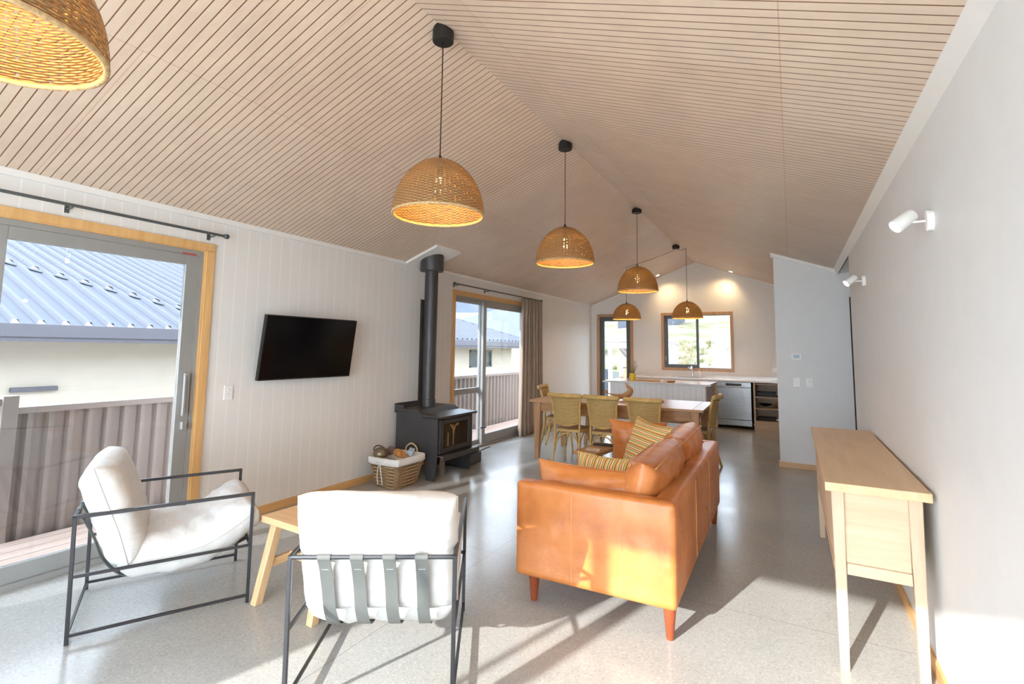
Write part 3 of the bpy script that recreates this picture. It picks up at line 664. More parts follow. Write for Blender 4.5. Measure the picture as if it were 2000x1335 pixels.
# ------------------------------------------------------------ sofa
SW, SLN, Z0, Z1 = .895, 2.05, .155, .685
so_ = thing('sofa', 'tan leather sofa with tapered red wood feet facing the stove', 'sofa', (-1.43, 2.655, 0), .018)
def rpanel(bm, x0, x1, y0, y1, z0, z1, b=.035): bx(bm, x0, x1, y0, y1, z0, z1, b, seg=4)
bm = NB(); rpanel(bm, 0, SW, 0, .11, Z0, Z1-.01); a1 = obj('arm', bm, M['leather'], so_, 50)
bm = NB(); rpanel(bm, 0, SW, SLN-.11, SLN, Z0, Z1-.01); obj('arm', bm, M['leather'], so_, 50)
bm = NB(); rpanel(bm, SW-.12, SW-.001, .05, SLN-.05, Z0, Z1-.011, .03); b1 = obj('backrest', bm, M['leather'], so_, 50)
bm = NB(); bx(bm, .03, SW-.1, .09, SLN-.09, Z0+.01, .30, .02); obj('base', bm, M['leather'], so_, 50)
for k in range(2):
    y0 = .115+k*(SLN-.23)/2; bm = NB(); cushion(bm, [(y0+.005, .365), (y0+(SLN-.23)/2-.005, .365)], .66, .15, 9, 9, 20, 20, 20+k, .002); o = obj('seat_cushion', bm, M['leather'], so_, True); o.location = (.36, 0, 0)
for k in range(2):
    yc = .115+(SLN-.23)/4*(1+2*k); bm = NB(); cushion(bm, [(-.0, .42), (.075, .83)], (SLN-.23)/2-.0, .20, 8, 7, 24, 28, 31+k*5, .006, crown=.22)
    bmesh.ops.transform(bm, matrix=Matrix.Rotation(-PI/2, 4, 'Z'), verts=bm.verts)      # y of profile -> x
    o = obj('back_cushion', bm, M['leather'], so_, True); o.location = (.635, yc, 0)
    for s in (-1, 1):
        bm = NB(); tube(bm, catmull([(.065+s*.07, -.42, .80), (.068+s*.082, -.2, .822), (.068+s*.082, .2, .822), (.065+s*.07, .42, .80)], 6), .0035, 6); obj('piping', bm, M['seam'], o, True)
for x, y in ((.085, .085), (SW-.045, .06), (.085, SLN-.08), (SW-.045, SLN-.06)):
    bm = NB(); lathe(bm, [(.017, 0), (.02, .02), (.034, Z0+.012)], 16, (x, y, 0), cap=True); obj('foot', bm, M['lino'], so_, 50)
for x in (.345, .615): bm = NB(); tube(bm, [(x, -.0008, Z0+.03), (x, -.0008, Z1-.045)], .002, 6); obj('stitched_seam', bm, M['seam'], a1)
for y in (.70, 1.36): bm = NB(); tube(bm, [(SW-.0005, y, Z0+.03), (SW-.0005, y, Z1-.045)], .002, 6); obj('stitched_seam', bm, M['seam'], b1)
SM = Matrix.Translation((-1.43, 2.655, 0)) @ Matrix.Rotation(.018, 4, 'Z')
def pillow(name, label, cat, W, H, T, mat, M4, seed, group=None, pinch=.10, wr=.004, nu=22):
    bm = NB(); cushion(bm, [(-H/2, 0), (H/2, 0)], W, T, 2.6, 2.6, nu, nu, seed, wr, pinch)
    o = obj(name, bm, mat, None, True); o.matrix_world = SM @ M4; tag(o, label, cat, group)
    bm = NB(); pts = []
    for k in range(40):
        s = k/40*4; e = int(s); f = s-e
        u, v = ((f, 0), (1, f), (1-f, 1), (0, 1-f))[e]; a, b = 2*u-1, 2*v-1
        pts.append((a*W/2*(1-pinch*(1-b*b)*abs(a)**2), b*H/2*(1-pinch*(1-a*a)*abs(b)**2), 0))
    tube(bm, pts, .004, 6, closed=True); obj('piping', bm, mat, o, True); return o
X90 = Matrix.Rotation(PI/2, 4, 'X')
# leather pillow lying against the near arm: only its top edge rises above the arm
pillow('leather_cushion', 'tan leather cushion propped against the near arm of the sofa', 'cushion', .74, .32, .15, M['leather'], Matrix.Translation((.40, .215, .60)) @ Matrix.Rotation(-.22, 4, 'X') @ X90, 41, 'loose leather cushions', wr=.008)
pillow('leather_cushion', 'tan leather cushion standing against the far arm of the sofa', 'cushion', .50, .40, .18, M['leather'], Matrix.Translation((.27, 1.80, .635)) @ Matrix.Rotation(.22, 4, 'X') @ X90, 44, 'loose leather cushions', wr=.007)
pillow('striped_cushion', 'multicoloured striped cushion leaning upright near the far end of sofa', 'cushion', .45, .45, .14, M['stripe'], Matrix.Translation((.43, 1.36, .67)) @ Matrix.Rotation(-.72, 4, 'Z') @ Matrix.Rotation(-.35, 4, 'X') @ Matrix.Rotation(.06, 4, 'Y') @ X90 @ Matrix.Rotation(PI/2, 4, 'Z'), 47, 'striped cushions')
pillow('striped_cushion', 'multicoloured striped cushion slumped low behind the near leather cushion', 'cushion', .44, .33, .14, M['stripe'], Matrix.Translation((.38, .50, .605)) @ Matrix.Rotation(-.12, 4, 'Z') @ Matrix.Rotation(-.35, 4, 'X') @ X90, 49, 'striped cushions')

# ------------------------------------------------------------ console
CY0, CY1, CX0 = 2.86, 4.80, .135
ct = thing('console_table', 'long pale oak console table with drawers standing against the right wall', 'console table', (CX0, CY0, 0))
CW, CL, CH = .375, CY1-CY0, .838
bm = NB(); bx(bm, -.02, CW, -.03, CL+.03, CH-.04, CH, .004); obj('top', bm, M['oaky'], ct)
for x, y in ((.03, .03), (CW-.055, .03), (.03, CL-.03), (CW-.055, CL-.03)):
    bm = NB(); taper(bm, (x, y, CH-.04), (x, y, .0), .052, .036); obj('leg', bm, M['oakz'], ct)
for y in (.022, CL-.034):
    bm = NB(); bx(bm, .055, CW-.08, y, y+.012, .455, CH-.04); bx(bm, .055, CW-.08, y-.012, y+.02, .425, .475, .003); obj('end_panel', bm, M['oak'], ct)
bm = NB(); bx(bm, CW-.05, CW-.035, .05, CL-.05, .44, CH-.04); obj('back_panel', bm, M['oaky'], ct)
bm = NB(); bx(bm, .02, CW-.04, .05, CL-.05, .435, .455); bx(bm, .006, .03, .05, CL-.05, .425, .465); obj('bottom_board', bm, M['oaky'], ct)
for k in range(3):
    a = .06+k*(CL-.12)/3; b = a+(CL-.12)/3-.01
    bm = NB(); bx(bm, .008, .028, a, b, .468, CH-.046, .003); d = obj('drawer', bm, M['oaky'], ct)

# ------------------------------------------------------------ television, switches, rods, curtain
tv = thing('television', 'black flat television on the grooved left wall, tilted down', 'television', (XL+.005, 3.22, 1.14))
mt = Matrix.Translation((.075, 0, 0)) @ Matrix.Rotation(math.radians(8), 4, 'Y')
bm = NB(); bx(bm, -.022, .015, -.505, .505, 0, .565, .004, mt); obj('casing', bm, M['black'], tv)
bm = NB(); bx(bm, .0152, .017, -.497, .497, .012, .557, 0, mt); obj('screen', bm, M['tv'], tv)
bm = NB(); bx(bm, -.0, .08, -.1, .1, .2, .36, .004); obj('wall_bracket', bm, M['black'], tv)
def switch(name, label, M4, keys=2, w_=.072, h_=.116, grp='light switches'):
    bm = NB(); bx(bm, -w_/2, w_/2, -.009, 0, -h_/2, h_/2, .003); o = obj(name, bm, M['switch']); o.matrix_world = M4; tag(o, label, 'light switch', grp)
    for k in range(keys):
        z = (k-(keys-1)/2)*.036; bm = NB(); bx(bm, -.011, .011, -.013, -.009, z-.013, z+.013, .001); obj('rocker', bm, M['switchkey'], o)
switch('light_switch', 'white light switch on grooved wall between glass door and television', Matrix.Translation((XL+.001, 2.525, 1.052)) @ Matrix.Rotation(PI/2, 4, 'Z'))
switch('light_switch', 'white light switch on partition wall, left one of the pair', Matrix.Translation((.044, YP-.0005, 1.062)))
switch('light_switch', 'white light switch on partition wall, right one of the pair', Matrix.Translation((.182, YP-.0005, 1.058)))
bm = NB(); bx(bm, -.055, .055, -.016, 0, -.04, .04, .004); o = obj('thermostat', bm, M['switch']); o.location = (.05, YP-.0005, 1.385); tag(o, 'small white thermostat with dark display above the partition wall switches', 'thermostat')
bm = NB(); bx(bm, -.035, .035, -.018, -.016, -.025, .025); obj('display', bm, M['screen'], o)
bm = NB(); bx(bm, -.06, .06, -.008, 0, -.036, .036, .003); o = obj('power_socket', bm, M['switch']); o.location = (-.28, YF-.0005, 1.09); tag(o, 'white power socket on far wall above the right end of benchtop', 'socket')
bm = NB(); bx(bm, .03, .045, -.011, -.008, .0, .02); bx(bm, -.045, -.03, -.011, -.008, .0, .02); obj('rocker', bm, M['switchkey'], o)
def rod(label, y0, y1, br):
    t = thing('curtain_rod', label, 'curtain rod', (XL, (y0+y1)/2, 2.305), 0, 'dark curtain rods'); c = (y0+y1)/2
    bm = NB(); tube(bm, [(.085, y0-c, 0), (.085, y1-c, 0)], .0105, 10); obj('pole', bm, M['strap'] if 0 else M['aludark'], t, 40)
    for y in (y0, y1): bm = NB(); tube(bm, [(.085, y-c-.02, 0), (.085, y-c-.012, 0), (.085, y-c+.012, 0), (.085, y-c+.02, 0)], .02, 12, radii=[.013, .02, .02, .013]); obj('finial', bm, M['aludark'], t, 40)
    for y in br:
        bm = NB(); tube(bm, [(0, y-c, -.015), (.085, y-c, -.015), (.085, y-c, 0)], .006, 8); bx(bm, 0, .006, y-c-.012, y-c+.012, -.04, .02); obj('bracket', bm, M['aludark'], t)
rod('long dark curtain rod above the big sliding door at left', -.45, 2.375, (-.3, 1.38, 2.28))
rod('dark curtain rod carrying the taupe curtain above the farther sliding door', 5.535, 8.24, (5.62, 6.42, 8.15))
bm = NB(); ys, yn = 7.50, 8.22; cols = []
for i in range(121):
    f = i/120; y = ys+(yn-ys)*f; ph = 2*PI*7.5*f; x = .045*math.sin(ph)+.012*math.sin(ph*2.3+1)
    row = []
    for j in range(13):
        g = j/12; z = .012+(2.285-.012)*g; sp = 1+.0*(1-g)
        row.append(bm.verts.new((XL+.085+x*(.75+.35*(1-g)), y+(-.09+.15*f)*(1-g)+.01*math.sin(ph*.5+g*3), z)))
    cols.append(row)
for a, b in zip(cols, cols[1:]):
    for j in range(12): bm.faces.new((a[j], b[j], b[j+1], a[j+1]))
cu = obj('curtain', bm, M['curtain'], None, True); md = cu.modifiers.new('s', 'SOLIDIFY'); md.thickness = .004; tag(cu, 'gathered taupe linen curtain hanging at the far glass door', 'curtain')

# ------------------------------------------------------------ wood stove
SY0, SY1, SXB, SXF = 4.49, 5.17, -3.975, -3.385
st = thing('wood_stove', 'black steel wood burning stove with a tall flue against left wall', 'stove', (-3.68, 4.83, 0))
def sp(name, bm, mat=M['stove'], par=st, smooth=False):
    bmesh.ops.translate(bm, vec=-Vector(st.location), verts=bm.verts); return obj(name, bm, mat, par, smooth)
prof = [(SXB, .715), (SXB, .12), (-3.93, 0), (-3.86, 0), (-3.83, .20), (-3.56, .20), (-3.53, 0), (SXF-.035, 0), (SXF, .27), (SXF, .665), (-3.60, .665), (-3.66, .715)]
for y in (SY0, SY1-.012):
    bm = NB(); prism(bm, prof, 'y', y, y+.012); sp('side_panel', bm)
bm = NB(); bx(bm, SXB+.01, SXF-.02, SY0+.012, SY1-.012, .26, .665); sp('firebox', bm)
bm = NB(); prism(bm, [(SXB-.01, .72), (-3.67, .72), (-3.60, .672), (SXF+.04, .672), (SXF+.055, .664), (SXF+.055, .69), (-3.595, .70), (-3.66, .745), (SXB-.01, .745)], 'y', SY0-.02, SY1+.02, .002); sp('top_plate', bm)
bm = NB(); bx(bm, SXB-.012, SXB+.0, SY0-.02, SY1+.02, .70, .80); bx(bm, SXB-.0, SXB+.12, SY0-.02, SY0-.008, .74, .785); sp('rear_upstand', bm)
bm = NB(); x = SXF-.02
for (a, b, c, d) in ((SY0+.03, SY0+.095, .285, .645), (SY1-.095, SY1-.03, .285, .645), (SY0+.095, SY1-.095, .285, .335), (SY0+.095, SY1-.095, .60, .645)): bx(bm, x, x+.03, a, b, c, d, .003)
dr = sp('door', bm)
bm = NB(); bx(bm, x+.008, x+.014, SY0+.09, SY1-.09, .33, .605); gm = plain('sooty_ceramic_glass', (.025, .016, .010), .07); sp('door_glass', bm, gm, dr)
bm = NB()
for pts in ([(-.0, 0), (.0, .12), (-.015, .19), (-.06, .235)], [(0, .1), (.02, .18), (.065, .225), (.1, .22)], [(0, .12), (-.002, .23)], [(-.1, .0), (-.1, .15)]):
    tube(bm, catmull([(x+.0155, 4.79+a, .345+b) for a, b in pts], 5), .013, 6, flat=.1)
sp('burnt_log_pattern', bm, plain('pale_soot', (.28, .17, .07), .5), dr)
bm = NB(); tube(bm, [(x+.03, SY1-.05, .475), (x+.06, SY1-.03, .475), (x+.075, SY1+.12, .475)], .004, 8); h = sp('door_handle', bm, M['chrome'], dr, True)
bm = NB(); tube(bm, [(x+.075, SY1+.11, .475), (x+.082, SY1+.21, .475)], .009, 10); sp('handle_grip', bm, M['stove'], dr, True)
for y in (SY0+.1, SY1-.1): bm = NB(); tube(bm, [(x+.03, y, .657), (x+.034, y+.0, .65)], .02, 10, flat=.4); sp('hinge_cap', bm, M['chrome'], dr)
bm = NB(); bx(bm, SXF-.04, SXF+.085, SY0-.01, SY1+.03, .262, .275, .002); bx(bm, SXF+.075, SXF+.085, SY0-.01, SY1+.03, .225, .262, .002); sp('ash_shelf', bm)
FX, FY = -3.80, 4.84
bm = NB(); lathe(bm, [(.08, .74), (.08, 2.5)], 32, (FX, FY, 0)); lathe(bm, [(.086, .745), (.086, .83), (.08, .835)], 32, (FX, FY, 0)); fl = sp('flue_pipe', bm, M['stove'], st, 40)
bm = NB(); lathe(bm, [(.0, 2.36), (.14, 2.36), (.142, 2.37), (.142, roofz(FX)+.04)], 32, (FX, FY, 0)); sp('flue_casing', bm, M['stove'], st, 40)
bm = NB()
n0 = 10; rows = []
for k in range(n0+1):
    a = PI*.75+PI*.5*k/n0; rows.append([bm.verts.new((FX+.125*math.cos(a), FY+.125*math.sin(a), z)) for z in (.80, 2.02)])
for a, b in zip(rows, rows[1:]): bm.faces.new((a[0], b[0], b[1], a[1]))
hs = sp('heat_shield', bm); hs.modifiers.new('s', 'SOLIDIFY').thickness = .004
bm = NB(); za, zb = roofz(-4.0), roofz(-3.55)
prism(bm, [(-4.0, za-.03), (-3.55, zb-.03), (-3.55, zb+.002), (-4.0, za+.002)], 'y', 4.60, 5.08); sp('ceiling_plate', bm, M['white'])
# ash box with its lid and a little shovel beside the stove
ab = thing('ash_box', 'open black metal ash box on the floor at the right of the stove', 'box', (-3.66, 5.40, 0), .1)
bm = NB()
for (a, b, c, d) in ((-.15, .15, -.20, -.19), (-.15, .15, .19, .20), (-.15, -.14, -.2, .2), (.14, .15, -.2, .2)): bx(bm, a, b, c, d, 0, .12)
bx(bm, -.15, .15, -.2, .2, 0, .01); obj('box_body', bm, M['stove'], ab)
bm = NB(); bx(bm, 0, .17, -.17, .17, 0, .012, .003, Matrix.Translation((.14, 0, .12)) @ Matrix.Rotation(-.45, 4, 'Y')); obj('lid', bm, M['stove'], ab)
sv = thing('hearth_brush', 'red handled hearth brush lying across the open ash box', 'brush', (-3.62, 5.36, .125), .6)
bm = NB(); tube(bm, [(-.12, 0, .0), (.02, 0, .03), (.10, 0, .04)], .012, 8, radii=[.010, .012, .008]); obj('handle', bm, plain('orange_red_wood', (.62, .18, .07), .4), sv, True)
bm = NB(); bx(bm, -.2, -.11, -.03, .03, -.003, .025, .006); obj('brush_head', bm, M['stove'], sv)

# ------------------------------------------------------------ wicker basket
bk = thing('wicker_basket', 'white lined wicker log basket on the floor in front of stove', 'basket', (-3.70, 4.215, 0), -.02)
def rrect(w_, d_, r, n=6):
    out = []
    for cx, cy, a0 in ((w_/2-r, d_/2-r, 0), (-w_/2+r, d_/2-r, PI/2), (-w_/2+r, -d_/2+r, PI), (w_/2-r, -d_/2+r, 1.5*PI)):
        for k in range(n+1): a = a0+PI/2*k/n; out.append((cx+r*math.cos(a), cy+r*math.sin(a)))
    return out
def loft(bm, secs, uv=True, closed=False):
    lay = bm.loops.layers.uv.verify(); R_ = []; 
    for w_, d_, r, z in secs: R_.append([bm.verts.new((x, y, z)) for x, y in rrect(w_, d_, r)])
    n = len(R_[0])
    for i in range(len(R_)-1):
        for k in range(n):
            k2 = (k+1) % n; f = bm.faces.new((R_[i][k], R_[i][k2], R_[i+1][k2], R_[i+1][k]))
            for l, (a, b) in zip(f.loops, ((k, i), (k+1, i), (k+1, i+1), (k, i+1))): l[lay].uv = (a/n, secs[b][3])
    return R_
bm = NB(); R_ = loft(bm, [(.30, .34, .04, .0), (.31, .35, .04, .02), (.40, .44, .045, .255)]); bm.faces.new(R_[0][::-1])
lay = bm.loops.layers.uv.verify(); obj('basket_body', bm, M['wicker'], bk)
bk.children[0].modifiers.new('s', 'SOLIDIFY').thickness = .008
bm = NB(); R_ = loft(bm, [(.405, .445, .045, .235), (.42, .46, .045, .245), (.425, .465, .045, .298), (.40, .44, .045, .305), (.37, .41, .04, .29), (.36, .40, .04, .16)]); bm.faces.new(R_[-1]); rnd = random.Random(2)
for v in bm.verts: v.co += Vector((rnd.uniform(-.003, .003), rnd.uniform(-.003, .003), rnd.uniform(-.004, .004)))
obj('cloth_lining', bm, M['cloth'], bk, True)
for s, y in ((1, .20), (-1, -.2)):
    if s < 0: continue
    bm = NB(); tube(bm, catmull([(-.08, .215, .24), (-.075, .222, .34), (0, .226, .385), (.075, .222, .34), (.08, .215, .24)], 6), .009, 8); obj('handle', bm, M['wicker'] if 0 else plain('peeled_willow', (.62, .45, .28), .6), bk, True)
bm = NB()
for a in (-.012, .014): 
    pts = catmull([(a*.2-.03, -.222, .27), (a-.03, -.232, .22), (a*2.2-.035, -.222, .12), (a*2.4-.04, -.20, .03)], 5)
    for p, q in zip(pts, pts[1:]): bx_ = None
    tube(bm, pts, .009, 6, flat=.25)
tube(bm, [(-.07, -.228, .262), (-.03, -.236, .268), (.0, -.230, .262)], .008, 6); obj('ribbon_tie', bm, M['cloth'], bk, True)
def blob(name, label, cat, loc, rad, sc_, mat, seed, rot=(0,0,0), rough=.1):
    bm = NB(); bmesh.ops.create_icosphere(bm, subdivisions=3, radius=rad); r = random.Random(seed); ph = [r.uniform(0, 6) for _ in range(3)]
    for v in bm.verts: v.co *= 1+rough*(math.sin(v.co.x*40+ph[0])*math.sin(v.co.y*45+ph[1])+.6*math.sin(v.co.z*60+ph[2]))
    for v in bm.verts: v.co = Vector((v.co.x*sc_[0], v.co.y*sc_[1], v.co.z*sc_[2]))
    o = obj(name, bm, mat, None, True); o.location = loc; o.rotation_euler = rot; return tag(o, label, cat)
t = thing('metal_scoop', 'rounded bronze metal scoop with hoop handle resting at front of basket', 'scoop', (-3.80, 4.07, .30), .1)
bm = NB(); lathe(bm, [(.0, 0), (.075, .0), (.08, .03), (.062, .075), (.02, .092), (0, .094)], 20); obj('scoop_bowl', bm, plain('tarnished_bronze', (.22, .17, .11), .35, .6), t, True)
bm = NB(); tube(bm, catmull([(-.08, 0, .02), (-.07, -.02, .085), (0, -.03, .115), (.07, -.02, .085), (.08, 0, .02)], 5), .007, 8); obj('hoop_handle', bm, plain('tarnished_bronze', (.16, .11, .08), .4, .5), t, True)
blob('pine_cone', 'dark grey brown pine cone at the back of the wicker basket', 'pine cone', (-3.80, 4.23, .335), .045, (1, 1, 1.1), plain('pine_cone_brown', (.17, .11, .10), .7, var=.4, scale=60), 3, rough=.2)
blob('firewood_log', 'orange brown split log lying in the lined wicker basket', 'log', (-3.67, 4.22, .315), .05, (1.1, 2.4, .8), M['stool'] if 0 else plain('orange_bark', (.55, .25, .07), .6, var=.4, scale=20), 4, (.1, .1, 1.2), .15)
bm = NB(); bx(bm, -.03, .03, -.045, .045, -.01, .05, .01); o = obj('firelighter_packet', bm, plain('pale_blue_packet', (.55, .66, .82), .4, var=.2, scale=30)); o.location = (-3.62, 4.33, .30); o.rotation_euler = (.3, .3, .5); tag(o, 'pale blue and purple packet tucked at the right of basket', 'packet')

# ------------------------------------------------------------ pendants
PR, RIM = .253, 2.17
def pendant(name, label, loc_xy, rim, top, ceil_z, R=PR, canopy=True):
    t = thing(name, label, 'pendant lamp', (loc_xy[0], loc_xy[1], rim), 0, 'woven dome pendant lamps'); H = top-rim
    prof = [(R, 0)]+[(R*math.cos(a)**1.06, H*math.sin(a)**1.0) for a in [PI/2*k/18 for k in range(1, 18)]]+[(.02, H)]
    bm = NB(); lathe(bm, prof, 48, uv=True); s = obj('lamp_shade', bm, M['shade'], t, True); md = s.modifiers.new('s', 'SOLIDIFY'); md.thickness = .006
    bm = NB(); tube(bm, [(R*math.cos(2*PI*k/48), R*math.sin(2*PI*k/48), .002) for k in range(48)], .0085, 6, closed=True); obj('rim_binding', bm, plain('seagrass_binding', (.52, .35, .17), .7, var=.3, scale=70, bump=.6), s, True)
    bm = NB(); tube(bm, [(0, 0, H-.012), (0, 0, ceil_z-rim)], .0035, 8); obj('cord', bm, M['cord'], t, True)
    bm = NB(); lathe(bm, [(.0, H+.03), (.008, H+.028), (.012, H), (.03, H-.005), (.03, H-.01), (.018, H-.015), (.018, H-.10), (0, H-.10)], 16); obj('lamp_holder', bm, M['black'], t, 40)
    bm = NB(); lathe(bm, [(0, H-.205), (.012, H-.20), (.024, H-.18), (.027, H-.16), (.02, H-.125), (.013, H-.10)], 16); obj('bulb', bm, M['bulb'], t, True)
    if canopy:
        bm = NB(); cz = ceil_z-rim; prism(bm, [(-.058, cz-.075), (.058, cz-.075), (.058, cz-.018), (0, cz+.004), (-.058, cz-.018)], 'y', -.058, .058, 0)
        for v in bm.verts:
            pass
        t2 = bmesh.new(); lathe(t2, [(0, cz-.085), (.056, cz-.085), (.062, cz-.08), (.062, cz-.04), (.062, cz-.022)], 24); 
        bm.free(); bm = NB(); add(bm, t2)
        for v in bm.verts:
            if v.co.z > cz-.03: v.co.z = cz-abs(v.co.x)*.37+.002
        obj('ceiling_rose', bm, M['black'], t, 40)
    l = bpy.data.lights.new('bulb_glow', 'POINT'); l.energy = 3.6; l.color = (1, .50, .13); l.shadow_soft_size = .03
    lo = bpy.data.objects.new('bulb_glow', l); C.objects.link(lo); lo.parent = t; lo.location = (0, 0, H-.23)
    return t
p0 = pendant('pendant_lamp', 'woven dome pendant cropped by the top left corner, nearest of the row', (XRI, .38), RIM+.01, 2.50, HR)
dup(p0, (XRI, 2.236, RIM+.01), 0, 'large woven dome pendant on the ridge above the near armchair')
dup(p0, (XRI, 4.06, RIM+.02), 0, 'woven dome pendant hanging on the ridge above the tan sofa')
dup(p0, (XRI, 6.47, RIM+.03), 0, 'woven dome pendant hanging on the ridge above the dining table')
pl_ = pendant('pendant_lamp', 'woven dome pendant on swagged cord in front of the glazed back door', (-2.61, 9.04), 2.00, 2.285, roofz(-2.61)-.02, .25, False)
dup(pl_, (-1.55, 9.04, 2.00), 0, 'woven dome pendant on swagged cord in front of the kitchen window')
for o in bpy.data.objects:      # longer cord for the right hand one
    if o.name.startswith('cord') and o.parent and abs(o.parent.location.x+1.55) < .01:
        o.data = o.data.copy()
        for v in o.data.vertices:
            if v.co.z > .4: v.co.z = roofz(-1.55)-.02-2.0
rs = thing('ceiling_rose', 'black ceiling rose on the ridge feeding two swagged kitchen pendants', 'ceiling rose', (XRI, 9.04, HR))
bm = NB(); lathe(bm, [(0, -.075), (.056, -.075), (.062, -.07), (.062, -.03), (.062, -.01)], 24)
for v in bm.verts:
    if v.co.z > -.02: v.co.z = -abs(v.co.x)*.37+.002
obj('rose_body', bm, M['black'], rs, 40)
for x1 in (-2.61, -1.55):
    dx = x1-XRI; zc = roofz(x1)-HR-.02; bm = NB(); tube(bm, catmull([(math.copysign(.035, dx), 0, -.075), (math.copysign(.05, dx), 0, -.10), (dx*.5, 0, min(-.1, zc*.5-.06)), (dx, 0, zc)], 6), .0035, 8); obj('swag_cord', bm, M['cord'], rs, True)
    bm = NB(); tube(bm, [(dx, 0, zc+.03), (dx, 0, zc)], .005, 8); obj('cord_hook', bm, M['chrome'], rs)

# ------------------------------------------------------------ wall spots and downlights
def wspot(label, y, z, aim):
    t = thing('wall_spotlight', label, 'spotlight', (XR, y, z), 0, 'white wall spotlights'); t.scale = (.78, .78, .78)
    bm = NB(); lathe(bm, [(0, .03), (.04, .03), (.043, .027), (.043, 0)], 24); bmesh.ops.transform(bm, matrix=Matrix.Rotation(-PI/2, 4, 'Y') @ Matrix.Diagonal((1.25, 1, 1, 1)), verts=bm.verts); obj('wall_plate', bm, M['white'], t, 40)
    bm = NB(); tube(bm, [(-.03, 0, 0), (-.095, 0, .0)], .006, 8); obj('arm', bm, M['white'], t)
    d = Vector(aim).normalized(); MM = Matrix.Translation((-.12, 0, .012)) @ d.to_track_quat('Z', 'Y').to_matrix().to_4x4()
    bm = NB(); lathe(bm, [(0, -.055), (.031, -.055), (.035, -.05), (.037, .06), (.033, .06), (.033, .045)], 24); bmesh.ops.transform(bm, matrix=MM, verts=bm.verts); hd = obj('lamp_head', bm, M['white'], t, 40)
    bm = NB(); lathe(bm, [(0, .048), (.0328, .048)], 24); bmesh.ops.transform(bm, matrix=MM, verts=bm.verts); obj('lamp_face', bm, M['spot'], hd)
    l = bpy.data.lights.new('spot_beam', 'SPOT'); l.energy = 9; l.color = (1, .8, .55); l.spot_size = 1.0; l.spot_blend = .6; l.shadow_soft_size = .02
    lo = bpy.data.objects.new('spot_beam', l); C.objects.link(lo); lo.parent = t; lo.location = MM @ Vector((0, 0, .065)); lo.rotation_mode = 'QUATERNION'; lo.rotation_quaternion = d.to_track_quat('-Z', 'Y')
wspot('white wall spotlight above the console table, the nearer of two', 2.611, 1.984, (-.62, -.25, -.5))
wspot('white wall spotlight beside the partition wall, the farther of two', 4.782, 2.004, (-.62, -.25, -.5))
def down(label, x, y):
    z = roofz(x); a = math.atan(SL if x < XRI else -SR)
    t = thing('downlight', label, 'downlight', (x, y, z-.002), 0, 'recessed kitchen downlights')
    t.rotation_euler = (0, -a, 0)
    bm = NB(); lathe(bm, [(.045, 0), (.045, -.006), (.034, -.006), (.032, .0)], 24); obj('bezel', bm, M['white'], t)
    bm = NB(); lathe(bm, [(0, -.003), (.033, -.003)], 24); obj('lamp_face', bm, M['spot'], t)
    l = bpy.data.lights.new('spot_beam', 'SPOT'); l.energy = 13; l.color = (1, .70, .38); l.spot_size = 2.3; l.spot_blend = 1; l.shadow_soft_size = .03
    lo = bpy.data.objects.new('spot_beam', l); C.objects.link(lo); lo.parent = t; lo.location = (0, 0, -.02)
down('recessed warm downlight in the left slope near the far wall', -2.44, 10.80)
down('recessed warm downlight in the right slope near the far wall', -1.01, 10.85)

# ------------------------------------------------------------ dining table, chairs, bench
TX0, TX1, TY0, TY1 = -3.11, -.92, 6.13, 7.22
dt = thing('dining_table', 'long warm wooden dining table with tapered legs behind the sofa', 'dining table', ((TX0+TX1)/2, (TY0+TY1)/2, 0), .03)
tw, td = TX1-TX0, TY1-TY0
bm = NB(); bx(bm, -tw/2+.12, tw/2-.12, -td/2, td/2, .735, .765, .004); bx(bm, -tw/2, -tw/2+.118, -td/2, td/2, .735, .765, .004); bx(bm, tw/2-.118, tw/2, -td/2, td/2, .735, .765, .004); obj('table_top', bm, M['elm'], dt)
bm = NB(); bx(bm, -tw/2+.1, tw/2-.1, -td/2+.06, -td/2+.085, .62, .735); bx(bm, -tw/2+.1, tw/2-.1, td/2-.085, td/2-.06, .62, .735); bx(bm, -tw/2+.09, -tw/2+.115, -td/2+.08, td/2-.08, .62, .735); bx(bm, tw/2-.115, tw/2-.09, -td/2+.08, td/2-.08, .62, .735); obj('apron', bm, M['elm'], dt)
for sx in (-1, 1):
    for sy in (-1, 1): bm = NB(); taper(bm, (sx*(tw/2-.10), sy*(td/2-.085), .735), (sx*(tw/2-.09), sy*(td/2-.075), 0), .10, .055); obj('leg', bm, M['elmz'], dt)
bn = thing('dining_bench', 'long wooden bench along the kitchen side of the dining table', 'bench', (-2.0, 7.60, 0), .03)
bm = NB(); bx(bm, -.9, .9, -.15, .15, .42, .455, .004); obj('seat', bm, M['elm'], bn)
for sx in (-1, 1):
    for sy in (-1, 1): bm = NB(); taper(bm, (sx*.78, sy*.09, .42), (sx*.82, sy*.11, 0), .055, .045); obj('leg', bm, M['elmz'], bn)

